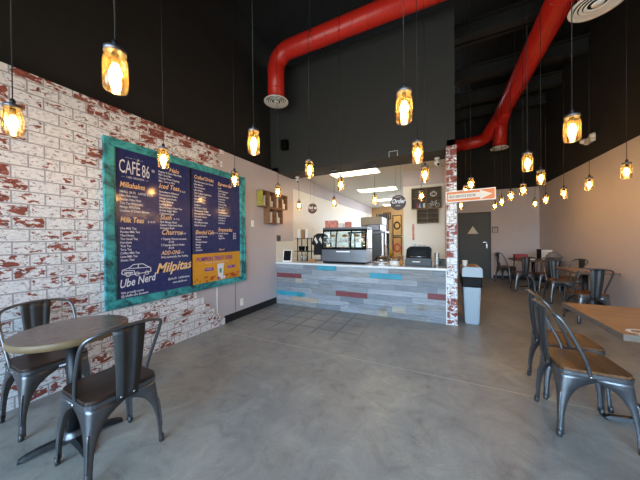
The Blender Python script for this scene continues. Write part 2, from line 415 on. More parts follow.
# stepped whitewashed brick veneer on the left wall
vb = MB(); zz = 0.0; course = .1035
ends = {0:2.87,1:2.77,2:2.66,3:2.58,4:2.48,5:2.36,23:2.66,24:2.85,25:2.76,26:2.88}
for i in range(27):
    z0, z1 = i*course, min((i+1)*course, ZW)
    if z1 <= z0: break
    ye = ends.get(i, 2.26)
    vb.box(XL, XL+.012, YF, ye, z0, z1)
bmesh.ops.remove_doubles(vb.bm, verts=vb.bm.verts[:], dist=.0001)
struct(vb.build('trim_3', M['brick']))
# brick-clad post at the end of the counter
struct(MB().box(XP0-.012, XP1+.012, 4.25, 4.262, 0, 2.74).box(XP0-.012, XP0, 4.262, 5.0, 0, 2.74).box(XP1, XP1+.012, 4.262, 4.9, 0, 2.74).build('trim_4', M['brick_post']))
# slim wire covers under the menu board
struct(MB().box(XL, XL+.008, 2.718, 2.73, .13, .62).build('trim_5', M['white_paint']))
struct(MB().box(XL, XL+.004, 3.10, 3.106, .13, .62).build('trim_6', M['oven_grey']))
# joists
for i, y in enumerate((-.4, 1.0, 2.62, 5.45, 6.9, 8.1, 9.1)):
    j = MB()
    j.box(XU, XR, y-.08, y+.08, 5.10, 5.13).box(XU, XR, y-.08, y+.08, 5.37, 5.40).box(XU, XR, y-.012, y+.012, 5.13, 5.37)
    if i >= 3: j.box(XP1, XR, y+.3, y+.36, 5.2, 5.28)
    struct(j.build('trim_%d' % (7+i), M['joist']))

# rest room door (in the back wall)
d = struct(MB().box(.645, 1.475, YB-.02, YB+.03, .0, 2.11, bev=.002).build('door_1', M['door']))
f = MB().box(.595, .645, YB-.03, YB+.1, 0, 2.16).box(1.475, 1.525, YB-.03, YB+.1, 0, 2.16).box(.645, 1.475, YB-.03, YB+.1, 2.11, 2.16)
f.build('door_frame', M['door_frame'], d)
h = MB().tube([(1.40, YB-.06, 1.04), (1.29, YB-.06, 1.04)], .012, smooth=False).box(1.385, 1.425, YB-.035, YB-.02, .96, 1.12, bev=.004).box(1.395, 1.415, YB-.06, YB-.02, 1.03, 1.05)
h.box(1.30, 1.40, YB-.03, YB-.02, 1.155, 1.175)
h.build('door_handle', M['chrome'], d)

# kitchen ceiling troffers
for i, (x0, x1, y0, y1, lb) in enumerate(((-2.34,-1.2,5.32,5.80,'long bright ceiling light panel nearest the counter'),
        (-2.35,-1.15,7.55,8.1,'second bright ceiling light panel back over the kitchen'),
        (-2.35,-1.15,9.8,10.3,'third bright ceiling light panel, partly behind the round order sign'),
        (-2.35,-1.15,11.5,12.0,'farthest small bright ceiling light panel by the tan back wall'))):
    t = empty('ceiling_light', ((x0+x1)/2, (y0+y1)/2, ZC), 0, lb, 'ceiling light', 'light panels in the kitchen ceiling')
    hx, hy = (x1-x0)/2, (y1-y0)/2
    MB().box(-hx, hx, -hy, -hy+.02, -.015, 0).box(-hx, hx, hy-.02, hy, -.015, 0).box(-hx, -hx+.02, -hy+.02, hy-.02, -.015, 0).box(hx-.02, hx, -hy+.02, hy-.02, -.015, 0).build('frame', M['white_metal'], t)
    MB().box(-hx+.02, hx-.02, -hy+.02, hy-.02, -.010, -.004).build('diffuser', M['troffer'], t)

# ------------------------------------------------------------------ menu board
BX = XL+.012
bd = empty('menu_board', (BX, 2.31, 1.52), 0, 'large navy menu board in a distressed teal wood frame on the brick wall', 'menu board')
def bp_(y, z, d=0): return (d, y-2.31, z-1.52)
Y0, Y1, Z0, Z1 = 1.30, 3.31, .63, 2.42
fr = MB(); T = .036
for a in ((Y0, Y0+.085, Z0, Z1), (Y1-.11, Y1-.035, Z0, Z1), (Y0+.085, Y1-.11, Z1-.085, Z1), (Y0+.085, Y1-.11, Z0, Z0+.09)):
    fr.box(0, T, a[0]-2.31, a[1]-2.31, a[2]-1.52, a[3]-1.52, bev=.004)
fr.box(0, .02, Y0+.085-2.31, Y0+.105-2.31, Z0+.09-1.52, Z1-.085-1.52)
fr.box(0, .045, Y1-.035-2.31, Y1-2.31, Z0-1.52, Z1-1.52, bev=.003)
fr.build('frame', M['teal'], bd)
P0, PM, P1, ZB0, ZB1 = 1.405, 2.285, 3.2, .72, 2.335
t1 = MB().box(.0, .012, P0-2.31, PM-.012-2.31, ZB0-1.52, ZB1-1.52, mi=2)
t2 = MB().box(.0, .012, PM+.004-2.31, P1-2.31, 1.145-1.52, ZB1-1.52, mi=2)
dv = MB().box(0, .018, PM-.012-2.31, PM+.004-2.31, ZB0-1.52, ZB1-1.52).build('divider', M['black'], bd)
t3 = MB().box(0, .013, PM+.004-2.31, P1-2.31, ZB0-1.52, 1.145-1.52, mi=4)
def bt(mb, s, y, z, size, mi, **kw):
    rot = kw.pop('rot', 0.0); dd = kw.pop('d', .0145)
    cr, sr = math.cos(rot), math.sin(rot)
    mb.text(s, lambda a, b: bp_(y+a*cr-b*sr, z+a*sr+b*cr, dd), size, mi, **kw)
bt(t1, 'CAFÉ', 1.435, 2.08, .21, 0, sx=.43, bold=.0005)
bt(t1, '86', 1.662, 2.07, .21, 0, sx=.42, bold=.0005); bt(t1, '®', 1.77, 2.15, .05, 0)
bt(t1, '———  •  ———', 1.50, 2.245, .03, 0, sx=.8)
bt(t1, '—  UBE HEAVEN  —', 1.46, 2.03, .032, 0, sx=.95)
bt(t1, 'Milkshakes', 1.44, 1.925, .085, 1, sx=.68, shear=.25, bold=.0012)
def lines(mb, y, z, step, arr, size=.034, sx=.85, mi=0):
    for i, s in enumerate(arr): bt(mb, s, y, z-step*i, size, mi, sx=sx, bold=.0006)
lines(t1, 1.44, 1.865, .041, ['SMALL $4.75   LARGE $5.75', 'Ube Halo Halo', 'Pandan Halo Halo', 'Thai Tea Milkshake', 'Mango Milkshake', 'Cookies & Cream Banana'])
bt(t1, 'Milk Teas', 1.44, 1.545, .085, 1, sx=.72, shear=.2, bold=.0012); bt(t1, '$ 4.95', 1.72, 1.55, .034, 0)
lines(t1, 1.44, 1.468, .0385, ['Ube Milk Tea', 'Pandan Milk Tea', 'Thai House', 'The Usual Tea', 'Horchata', 'Thai Tea', 'Taro Tea', 'Coffee Milk Tea', 'Lime Milk Tea', 'Green Thai'])
bt(t1, 'Ube Nerd', 1.425, .835, .125, 0, sx=.72, shear=.35, bold=.002, rot=.10)
lines(t1, 1.44, .768, .036, ['We proudly serve', '@cafe86 ube desserts'], size=.036)
# little car drawing
def carpt(a, b): return bp_(1.45+a*.30, .955+b*.13, .0145)
def stroke(mb, pts, w, mi=0, fn=carpt):
    for (a, b), (c, d_) in zip(pts, pts[1:]):
        L_ = math.hypot(c-a, d_-b) or 1e-6; nx, ny = -(d_-b)/L_*w, (c-a)/L_*w
        mb.poly([fn(a+nx, b+ny*2), fn(c+nx, d_+ny*2), fn(c-nx, d_-ny*2), fn(a-nx, b-ny*2)], mi)
stroke(t1, [(0,.25),(.02,.55),(.22,.68),(.38,.95),(.7,.95),(.88,.66),(.98,.55),(.99,.22),(.84,.16),(.16,.08),(0,.25)], .016)
stroke(t1, [(.22,.64),(.78,.6),(.92,.6)], .014); stroke(t1, [(.55,.93),(.53,.62)], .014); stroke(t1, [(.05,.5),(.4,.44),(.42,.14)], .014); stroke(t1, [(.08,.3),(.36,.26)], .03)
for cx in (.2, .5, .84):
    stroke(t1, [(cx+.07*math.cos(2*PI*k/10), .12+.16*math.sin(2*PI*k/10)) for k in range(11)], .013)
bt(t1, 'Halo', 1.98, 2.21, .075, 1, sx=.9, shear=.3, bold=.001)
lines(t1, 1.85, 2.175, .038, ['Regular & Giant Halo-Halo', 'Mini Ube Halo', 'Choose Three Toppings', 'Milo, Taro or Ube'], sx=.8)
bt(t1, 'Iced Teas', 1.85, 1.985, .085, 1, sx=.8, shear=.3, bold=.001); bt(t1, '$ 4.25', 2.12, 1.975, .032, 0)
lines(t1, 1.855, 1.93, .038, ['Strawberry Hibiscus', 'Passionfruit Green', 'Mango Lemonade', 'Peach Oolong', 'Lychee Rose', 'Black Dragon Pearl Tea', 'Brown Sugar Mint', 'Calamansi Iced'], sx=.9)
bt(t1, 'Slush', 1.855, 1.60, .085, 1, sx=.85, shear=.35, bold=.001); bt(t1, '$ 4.95', 2.03, 1.605, .032, 0)
lines(t1, 1.86, 1.56, .037, ['Pink Mango Slush', 'Classic Calamansi Slush', 'Coconut Slush'], sx=.9)
bt(t1, 'Churros', 1.87, 1.415, .095, 1, sx=.85, shear=.4, bold=.001); bt(t1, '$ 4.95', 2.12, 1.42, .032, 0)
lines(t1, 1.87, 1.35, .038, ['1 Topping: Choose one sauce', '            $ 5.45', '2 Toppings: Ube or Pandan', '            $ 5.95'], sx=.82)
bt(t1, 'ADD-ONS', 1.87, 1.165, .07, 1, sx=.75, shear=.3, bold=.001); bt(t1, '$ 0.75', 2.09, 1.17, .03, 0)
lines(t1, 1.87, 1.125, .038, ['Boba, Lychee Jelly, Flan, Pudding'], sx=.8)
bt(t1, 'Milpitas', 1.80, .945, .165, 1, sx=.92, shear=.4, bold=.0035, rot=.05)
lines(t1, 1.95, .845, .05, ['@cafe_86   /cafe86milpitas', '        www.cafe-86.com'], size=.036, sx=.75)
t1.build('menu_panel', [M['ltxt'], M['otxt'], M['navy']], bd, fix=False)
bt(t2, 'Crafted Drinks', 2.33, 2.205, .075, 1, sx=.72, shear=.3, bold=.001)
lines(t2, 2.33, 2.155, .041, ['The Ube Latte, hot & iced', 'Ube Matcha', 'Taro Creamer', 'Ube White', 'Thai Coffee Cold Brew', 'The Milo Drink', 'Halo Halo Pop', 'Pandan Cream', 'Dalgona', 'Horchata Cloud', 'Vietnamese Coffee', 'Avocado Brown Sugar', 'Coconut Cream', 'Ube Latte', 'Ube Matcha Latte', 'Salted Caramel'], sx=.9)
bt(t2, 'Blended Cafe', 2.34, 1.425, .085, 1, sx=.68, shear=.4, bold=.001); bt(t2, '$ 5.25', 2.66, 1.435, .03, 0)
lines(t2, 2.345, 1.378, .038, ['Caramel Mocha', 'Matcha', 'Cookies Butter', 'Mocha', 'Vanilla', 'Caramel'], sx=.9)
bt(t2, 'Espresso Bar', 2.74, 2.185, .075, 1, sx=.72, shear=.3, bold=.001)
lines(t2, 2.745, 2.13, .0415, ['Latte', 'Vanilla Espresso', 'Drip Coffee', 'Cafe Mocha Iced', 'Cappuccino', 'Americano', 'Caramel Flan', 'Cortado', 'Macchiato', 'Hot Chocolate', 'Cinnamon Churro', 'Peppermint', 'Cold Brew', 'Iced Black'], sx=.9)
bt(t2, 'Empanadas', 2.74, 1.475, .08, 1, sx=.8, shear=.15, bold=.001)
lines(t2, 2.745, 1.43, .038, ['Adobo Chicken', 'Pepper', 'Apple Pie'], sx=.9); lines(t2, 3.04, 1.43, .038, ['$4.95', '$4.95', '$4.95'], sx=.9)
bt(t2, 'New!', 2.75, 1.175, .05, 1)
t2.build('menu_panel', [M['ltxt'], M['otxt'], M['navy']], bd, fix=False)
bt(t3, 'CAFE 86', 2.66, 1.115, .02, 1, d=.0155)
bt(t3, 'PUMPKIN TREAT HERE', 2.355, 1.035, .083, 1, sx=.80, bold=.002, d=.0155)
bt(t3, 'IT IS THAT TIME OF THE YEAR AGAIN', 2.50, .995, .026, 0, sx=1.0, d=.0155)
for yy in (2.50, 2.93):
    t3.poly([bp_(yy+dx, .905+dz, .0150) for dx, dz in ((0,-.02),(.13,-.02),(.15,0),(.13,.025),(.01,.025),(-.02,0))], 1)
    bt(t3, 'PUMPKIN' if yy < 2.6 else 'SPICE', yy+.01, .90, .03, 0, sx=.8, d=.0160)
t3.poly([bp_(2.73+dx, z, .0152) for dx, z in ((0,.77),(.09,.77),(.11,.955),(-.02,.955))], 0)
t3.poly([bp_(2.715+dx, z, .0155) for dx, z in ((0,.955),(.14,.955),(.13,.975),(.01,.975))], 0)
t3.poly([bp_(2.755+dx, z, .0158) for dx, z in ((0,.83),(.04,.83),(.045,.90),(-.005,.90))], 3)
random.seed(3)
for k in range(34):
    cy, cz, r = random.choice((random.uniform(2.3, 2.68), random.uniform(2.86, 3.17))), random.uniform(.735, .80), random.uniform(.012, .032)
    t3.poly([bp_(cy+r*math.cos(2*PI*q/8), cz+r*.8*math.sin(2*PI*q/8), .0148+k*.00002) for q in range(8)], 2)
for cy, r in ((2.73,.022),(2.80,.03),(2.85,.024)):
    t3.poly([bp_(cy+r*math.cos(2*PI*q/8), .755+r*math.sin(2*PI*q/8), .0160) for q in range(8)], 1 if r < .023 else 0)
po = t3.build('poster', [M['ltxt'], M['purple'], M['pumpkin'], M['green_box'], M['orange']], bd, fix=False); po['label'] = 'orange pumpkin drink poster'

# ------------------------------------------------------------------ wall plates
def plate(name, y, z, w_, h_, m, label, cat):
    o = empty(name, (XL, y, z), 0, label, cat)
    MB().box(0, .006, -w_/2, w_/2, -h_/2, h_/2, bev=.002).build('cover_plate', m, o)
    return o
o = plate('light_switch', 3.55, 1.635, .075, .12, M['white_metal'], 'white light switch plate beside the menu board, below the crates', 'light switch')
MB().box(.006, .010, -.017, .017, -.033, .033, bev=.001).build('rocker', M['white_paint'], o)
o = plate('wall_outlet', 3.25, .26, .075, .12, M['white_metal'], 'white wall outlet low on the grey wall above the black base', 'outlet')
for dz in (-.025, .025): MB().box(.006, .009, -.017, .017, dz-.014, dz+.014, bev=.001).build('socket', M['white_paint'], o)
o = plate('thermostat', 4.36, 1.36, .14, .13, M['steel'], 'small metal thermostat plate on the grey wall left of the counter', 'thermostat')
MB().box(.006, .022, -.05, .05, -.045, .045, bev=.004).build('dial_housing', M['oven_grey'], o)

# ------------------------------------------------------------------ red ducts
def arc_pts(p, q, r_, n=8):  # helper: rounded corner polyline through list
    pass
def fillet(pts, rad, n=8):
    pts = [Vector(p) for p in pts]; out = [pts[0]]
    for i in range(1, len(pts)-1):
        a = (pts[i-1]-pts[i]).normalized(); b = (pts[i+1]-pts[i]).normalized()
        ang = a.angle(b); t = rad/math.tan(ang/2)
        s, e = pts[i]+a*t, pts[i]+b*t
        c = pts[i]+(a+b).normalized()*(rad/math.sin(ang/2))
        u, v = s-c, e-c; th = u.angle(v)
        for k in range(n+1):
            w1 = math.sin((1-k/n)*th)/math.sin(th); w2 = math.sin(k/n*th)/math.sin(th)
            out.append(c+u*w1+v*w2)
    out.append(pts[-1]); return out
def seams(mb, pts, r, step, mi=0):
    """raised seam rings along straight runs"""
    for a, b in zip(pts, pts[1:]):
        a, b = Vector(a), Vector(b); L_ = (b-a).length
        if L_ < step: continue
        k = int(L_/step); t = (b-a).normalized()
        for i in range(1, k+1):
            p = a+t*(i*L_/(k+.001)); 
            mb.tube([p-t*.006, p+t*.006], r*1.02, n=28, smooth=False)
def diffuser(parent, loc, R):
    m = MB(); x, y, z = loc
    m.lathe([(R*.80, .03), (R, .0), (R*.99, -.012), (R*.84, -.004), (R*.80, .012)], loc, 36, 0, cap=False)
    for f in (.68, .52, .36): m.lathe([(R*f, .01), (R*(f+.10), -.008), (R*(f+.09), -.014), (R*(f-.02), .004)], loc, 36, 0, cap=False)
    m.lathe([(R*.01, -.012), (R*.2, -.012), (R*.22, .0)], loc, 24, 0, cap=False)
    dd = m.build('diffuser', M['white_metal'], parent)
    MB().lathe([(R*.80, .02), (R*.80, .026)], loc, 36).build('throat', M['dark_slot'], dd)
ZD = 4.77
D1 = empty('air_duct', (-2.71, 3.80, 3.95), 0, 'red round duct crossing above the counter, bending down to a white diffuser', 'air duct')
D1l = lambda p: Vector(p)-Vector((-2.71, 3.80, 3.95))
m = MB(); path = [D1l((1.38, 3.80, ZD)), D1l((-2.71, 3.80, ZD)), D1l((-2.71, 3.80, 3.93))]
m.tube(fillet(path, .30, 6), .152, n=28, smooth=False)
seams(m, [path[0], D1l((-2.35, 3.80, ZD))], .152, .22)
m.lathe([(.153, -.02), (.158, 0), (.153, .02)], D1l((-2.71, 3.80, 4.47)), 28, cap=False).lathe([(.153, -.01), (.157, 0), (.153, .01)], D1l((-2.71, 3.80, 4.1)), 28, cap=False)
m.build('duct_pipe', M['red_duct'], D1)
diffuser(D1, D1l((-2.71, 3.80, 3.90)), .225)
D2 = empty('air_duct', (1.58, 3.8, 3.95), 0, 'long red round duct running to the back of the room with two white diffusers', 'air duct')
D2l = lambda p: Vector(p)-Vector((1.58, 3.80, 3.95))
m = MB(); path = [D2l((1.60, -1.2, ZD)), D2l((1.60, 8.45, ZD)), D2l((1.30, 9.15, 4.35)), D2l((.24, 9.15, 4.28))]
m.tube(fillet(path, .32, 6), .185, n=28, smooth=False); seams(m, [D2l((1.60, -1.2, ZD)), D2l((1.60, 8.1, ZD))], .185, 1.1); m.build('duct_pipe', M['red_duct'], D2)
m = MB(); m.tube(fillet([D2l((1.60, 7.9, ZD+.02)), D2l((1.63, 8.70, 4.62)), D2l((1.60, 8.75, 3.95))], .2, 5), .17, n=28, smooth=False); m.build('drop_pipe', M['red_duct'], D2)
m = MB(); m.tube([D2l((1.60, 3.8, ZD)), D2l((1.60, 3.8, 3.95))], .165, n=28, smooth=False); m.build('drop_pipe', M['red_duct'], D2)
diffuser(D2, D2l((1.60, 3.82, 3.92)), .24); diffuser(D2, D2l((1.60, 8.75, 3.92)), .225)
def strap(P_, D_, o_):
    g = MB().box(*P_)
    for v in g.bm.verts: v.co -= Vector(o_)
    g.build('hanger_strap', M['gun_dark'], D_)
for x in (-1.9, -.6):
    for q in (-.17, .165): strap((x-.01, x+.01, 3.80+q, 3.805+q, ZD, ZT), D1, (-2.71, 3.80, 3.95))
for y in (2.2, 6.2):
    for q in (-.205, .20): strap((1.60+q, 1.605+q, y-.01, y+.01, ZD, ZT), D2, (1.58, 3.80, 3.95))

# ------------------------------------------------------------------ pendant lamps
def make_pendant():
    r = empty('pendant_lamp')
    MB().lathe([(.036,.090),(.0362,.096)], n=20).lathe([(.040,.076),(.040,.094),(.036,.097),(.012,.098)], n=24).build('lid', M['steel'], r)
    MB().lathe([(.012,.098),(.013,.125),(.006,.135)], n=16).lathe([(.013,.03),(.014,.076)], n=16).build('socket', M['blackmetal'], r)
    MB().lathe([(.030,-.085),(.040,-.080),(.0435,-.070),(.0445,-.03),(.0445,.035),(.0425,.052),(.036,.063),(.036,.078)], n=28, cap=False).lathe([(.001,-.083),(.030,-.085)], n=28, cap=False).build('glass_jar', M['jar'], r, fix=False)
    MB().lathe([(.004,-.036),(.015,-.030),(.021,-.014),(.021,0),(.014,.018),(.010,.030)], n=18).build('bulb', M['bulb'], r)
    return r
proto = make_pendant(); freeze(proto)
cord_me = {}
def cord(r, top):
    key = round(top, 2)
    if key not in cord_me:
        o = MB().lathe([(.0028, .13), (.0028, top)], n=8).build('cord', M['blackmetal'], r); cord_me[key] = o.data
    else:
        o = bpy.data.objects.new('cord', cord_me[key]); C.objects.link(o); o.parent = r
ZL = 2.08
lamps = [  # x, y, ztop, label
 (-1.25,.58,ZT,'amber jar pendant biggest and nearest, high at upper left before the dark wall'),
 (-2.31,.54,ZT,'amber jar pendant at the far left edge, in front of the brick wall'),
 (-2.21,1.38,ZT,'amber jar pendant in front of the upper left part of the menu board'),
 (-2.23,2.25,ZT,'amber jar pendant in front of the upper right corner of the menu board frame'),
 (-1.25,1.46,ZT,'amber jar pendant left of the vertical end of the red duct'),
 (-2.21,3.12,ZT,'amber jar pendant in front of the wall crates beside the menu board'),
 (-1.22,2.29,ZT,'amber jar pendant below and right of the duct diffuser, against the dark soffit'),
 (-1.19,3.13,ZT,'amber jar pendant in front of the nearest kitchen ceiling light panel'),
 (-.17,1.45,ZT,'large amber jar pendant right of centre, hanging before the dark soffit'),
 (-.16,2.27,ZT,'amber jar pendant at the lower edge of the dark soffit near the brick post'),
 (-.14,3.10,ZT,'amber jar pendant just above the wooden display boxes on the cream wall'),
 (.82,2.26,ZT,'large amber jar pendant at right between the red duct and the right wall'),
 (.79,3.08,ZT,'amber jar pendant hanging below the far diffuser of the right duct'),
 (1.15,3.97,ZT,'amber jar pendant at the top of the dark back corner, beside the wall edge'),
 (1.19,4.85,ZT,'amber jar pendant just left of the back corner, lowest on the dark ceiling area'),
 (1.16,5.45,ZT,'small amber jar pendant right of the arrow sign, third from the door'),
 (1.17,6.2,ZT,'small amber jar pendant right of the arrow sign, second from the door'),
 (1.19,7.01,ZT,'small amber jar pendant just above the right edge of the grey door'),
 (1.91,6.95,ZT,'small amber jar pendant left of the back corner, farthest of the right wall row'),
 (1.9,6.31,ZT,'small amber jar pendant just right of the back corner'),
 (1.92,5.59,ZT,'amber jar pendant along the right wall, third from the right edge'),
 (1.92,4.8,ZT,'amber jar pendant along the right wall, second from the right edge'),
 (1.92,4.03,ZT,'amber jar pendant along the right wall, nearest and rightmost'),
 (.445,4.40,ZT,'amber jar pendant right of the brick post, above the arrow sign'),
 (.425,4.98,ZT,'amber jar pendant partly hidden behind the top edge of the arrow sign'),
 (.46,6.49,ZT,'small amber jar pendant just below the arrow sign by the brick post'),
 (-2.75,4.66,2.746,'amber jar pendant under the soffit at the left end of the counter'),
 (-1.92,4.66,2.746,'amber jar pendant under the soffit above the left part of the display case'),
 (-1.09,4.66,2.746,'amber jar pendant under the soffit above the right end of the display case'),
 (-.27,4.66,2.746,'amber jar pendant in front of the wooden display boxes behind the counter')]
for i, (x, y, zt, lb) in enumerate(lamps):
    r = proto if i == 0 else copy_tree(proto)
    zl = {23: 2.155, 24: 2.15}.get(i, ZL-.005)
    r.location = (x, y, zl); r.rotation_euler.z = i*.7
    tag(r, lb, 'pendant lamp', 'amber jar pendant lamps')
    top = zt-zl
    cord(r, top)
    if zt < 3:
        MB().lathe([(.05, top-.022), (.05, top-.012), (.02, top-.001)], n=20).build('canopy', M['blackmetal'], r)

# ------------------------------------------------------------------ counter
ct = empty('service_counter', (-1.49, 4.25, 0), 0, 'service counter clad in weathered grey planks with teal and red boards', 'counter')
cw = MB(); CX0, CX1 = XL+.012, XP0-.014
cw.box(CX0+1.49, CX1+1.49, .022, .70, 0, .83); cw.build('counter_body', M['cream'], ct)
pk = MB(); lay = pk.bm.loops.layers.float_color.new('plank')
rows = 9; rh = .83/rows
special = {0:[(-2.115,-1.72,'t')],1:[(-1.10,-.56,'t')],2:[(-3.08,-2.47,'r')],4:[(-.17,CX1,'r')],5:[(-1.74,-1.14,'r')],6:[(-3.08,-2.40,'t')],7:[(-2.71,-2.11,'n'),(-.72,-.5,'k')],3:[(-2.62,-2.45,'k')],8:[(-.95,-.8,'k')]}
random.seed(11)
def shade(k):
    if k == 't': return lin((58,150,172))
    if k == 'r': return lin((122,60,66))
    if k == 'n': return lin((176,158,140))
    if k == 'k': return lin((168,160,144))
    dv_ = random.randint(-16, 2)
    g = random.choice([(136,142,150),(146,151,158),(156,161,168),(142,144,146),(150,150,150),(128,135,143),(164,168,174)])
    return lin(tuple(min(255, v+dv_) for v in g))
for r_ in range(rows):
    z1 = .83-r_*rh; z0 = z1-rh
    segs = []; x = CX0; sp_ = sorted(special.get(r_, []))
    while x < CX1-.01:
        nx = sp_[0] if sp_ else None
        if nx and x >= nx[0]-.02:
            segs.append((x, min(nx[1], CX1), nx[2])); x = nx[1]; sp_.pop(0); continue
        e = min(CX1, x+random.uniform(.35, 1.0))
        if nx and e > nx[0]-.12: e = nx[0]
        segs.append((x, e, 'g')); x = e
    for a, b_, k in segs:
        n0 = len(pk.bm.faces); dpt = random.uniform(.0, .006)
        pk.box(a+1.49+.001, b_+1.49-.001, dpt, .0219, z0+.001, z1-.001)
        c = shade(k); pk.bm.faces.ensure_lookup_table()
        for f in list(pk.bm.faces)[n0:]:
            for lp in f.loops: lp[lay] = c
pk.build('plank_cladding', M['plank'], ct)
MB().box(CX0+1.49, CX1+1.49, -.03, .72, .831, .866, bev=.006).build('countertop', M['counter_top'], ct)
MB().box(CX1+1.49-.012, CX1+1.49+.001, -.012, .0, 0, .83).build('corner_trim', M['white_paint'], ct)
ZK = .867

# display case
dc = empty('display_case', (-1.64, 4.62, ZK), 0, 'glass pastry display case with steel base on the counter', 'display case')
W = .455
b = MB().box(-W, W, -.28, .28, .03, .27, bev=.006); b.build('base_panel', M['steel'], dc)
MB().box(-W+.02, W-.02, -.26, .26, 0, .03).build('plinth', M['black'], dc)
MB().box(-.14, .14, -.286, -.281, .215, .238).build('badge', M['white_metal'], dc)
fm = MB()
fm.box(-W, W, -.28, -.25, .27, .295).box(-W, W, .25, .28, .27, .295)
for x in (-W, W-.022): fm.box(x, x+.022, .255, .28, .295, .64)
for x in (-W, -.16, .14, W-.022): fm.tube([(x+.011, -.27, .29), (x+.011, -.235, .50), (x+.011, -.17, .635)], .015, n=6)
fm.box(-W, W, -.285, -.262, .262, .292).box(-W, W, -.20, -.175, .612, .645).box(W-.03, W, .0, .03, .29, .63)
fm.box(-W, W, -.19, .28, .63, .645)
fm.build('frame', M['black'], dc)
MB().box(-W-.005, W+.005, -.20, .285, .646, .69, bev=.012).build('top_cap', M['steel'], dc)
gl = MB()
gl.bm.faces.new([gl.bm.verts.new(v) for v in ((-W, -.272, .29), (W, -.272, .29), (W, -.24, .50), (-W, -.24, .50))])
gl.bm.faces.new([gl.bm.verts.new(v) for v in ((-W, -.24, .50), (W, -.24, .50), (W, -.18, .635), (-W, -.18, .635))])
for x in (-W+.002, W-.002): gl.bm.faces.new([gl.bm.verts.new(v) for v in ((x, -.272, .29), (x, .26, .29), (x, .26, .635), (x, -.18, .635), (x, -.24, .50))])
gl.build('glass_panel', M['clear'], dc)
for z in (.40, .50):
    MB().box(-W+.025, W-.025, -.20, .24, z, z+.008).build('shelf', M['white_metal'], dc)
MB().box(-W+.03, W-.03, .262, .266, .30, .63).build('back_panel', M['clear'], dc)
MB().box(-W+.02, W-.02, -.02, .02, .618, .628).build('light_strip', emis('case_light', (240,246,255), 2.0), dc)
dc.scale = (.98, .82, 1)
# pastries inside
def pastry(x, z, kind, lb):
    if kind == 'cup':
        o = MB().lathe([(.022,0),(.030,.045),(.030,.05),(.018,.066),(.004,.07)], n=14).build('cupcake', M['paper'], None)
    elif kind == 'box':
        o = MB().box(-.05, .05, -.04, .04, 0, .05, bev=.004).build('treat_box', M['green_box'], None)
    else:
        o = MB().lathe([(.001,0),(.05,0),(.052,.03),(.03,.045),(.002,.048)], n=14).build('pastry', M['bread'], None)
    o.location = (-1.63+x, 4.62-.08, ZK+z); return o
tag(pastry(-.36,.27,'pastry',''), 'round brown pastry on the floor of the display case, left end', 'pastry', 'pastries in the display case')
tag(pastry(-.05,.27,'pastry',''), 'round brown pastry on the floor of the display case, middle', 'pastry', 'pastries in the display case')
tag(pastry(.10,.27,'box',''), 'small green box on the floor of the display case', 'box')
for k, x in enumerate((-.38, -.30, -.10, .0, .24, .33)):
    tag(pastry(x,.408,'cup',''), 'small pale cupcake on the middle glass case shelf', 'cupcake', 'cupcakes on the middle shelf of the display case')
for k, x in enumerate((-.28, -.02, .22, .36)):
    tag(pastry(x,.508,'pastry',''), 'small brown pastry on the top shelf of the display case', 'pastry', 'pastries on the top shelf of the display case')

def simple(name, mb, m_, loc, label, cat, group=None, rz=0, **kw):
    o = mb.build(name, m_, **kw); o.location = loc; o.rotation_euler.z = rz; return tag(o, label, cat, group)
# things on top of / behind the case
ZCT = ZK+.69
simple('gift_box', MB().box(-.12,.12,-.07,.07,0,.15,bev=.003), M['pink'], (-1.98,4.66,ZCT), 'red and white printed box on the left end of the display case', 'box')
simple('gift_box', MB().box(-.05,.05,-.05,.05,0,.09,bev=.003), M['paper'], (-1.77,4.70,ZCT), 'small white box on the display case, between two printed boxes', 'box')
simple('gift_box', MB().box(-.055,.055,-.05,.05,0,.12,bev=.003), M['pink'], (-1.64,4.72,ZCT), 'small reddish printed box on the middle of the display case', 'box')
t = empty('coffee_grinder', (-2.05, 4.92, 0), 0, 'dark capped bottle just behind the display case', 'bottle'); bpy.data.objects.remove(t)
sc_ = empty('toaster', (-1.40, 5.9, 0), 0, 'silver toaster on a kitchen stand behind the display case', 'toaster')
MB().box(-.16,.16,-.1,.1,1.50,1.68,bev=.03).build('body', M['steel'], sc_)
MB().box(-.165,-.13,-.09,.09,1.51,1.66).build('side_panel', M['black'], sc_)
kb = empty('prep_table', (-1.55, 5.95, 0), 0, 'steel prep stand in the kitchen behind the display case', 'table')
MB().box(-.45,.45,-.25,.25,1.46,1.499).build('table_top', M['steel'], kb)
for sx in (-.42,.42):
    for sy in (-.22,.22): MB().lathe([(.018,0),(.018,1.46)],(sx,sy,0),10).build('leg', M['steel'], kb)
MB().box(-.43,.43,-.23,.23,.5,.52).build('shelf', M['steel'], kb)

# tablet at counter left
tb = empty('tablet_stand', (-2.88, 4.36, ZK), .25, 'black-screened tablet in a white stand at the left end of the counter', 'tablet')
def tilt(mb, ang, piv=(0,0,0)):
    bmesh.ops.rotate(mb.bm, verts=mb.bm.verts[:], cent=piv, matrix=Matrix.Rotation(ang, 3, 'X')); return mb
tilt(MB().box(-.095,.095,-.008,.008,.0,.25,bev=.006), -.25).build('case', M['white_metal'], tb)
tilt(MB().box(-.078,.078,-.012,-.0085,.02,.232), -.25).build('screen', M['screen'], tb)
MB().box(-.08,.08,-.03,.10,0,.012,bev=.004).build('base', M['white_metal'], tb)
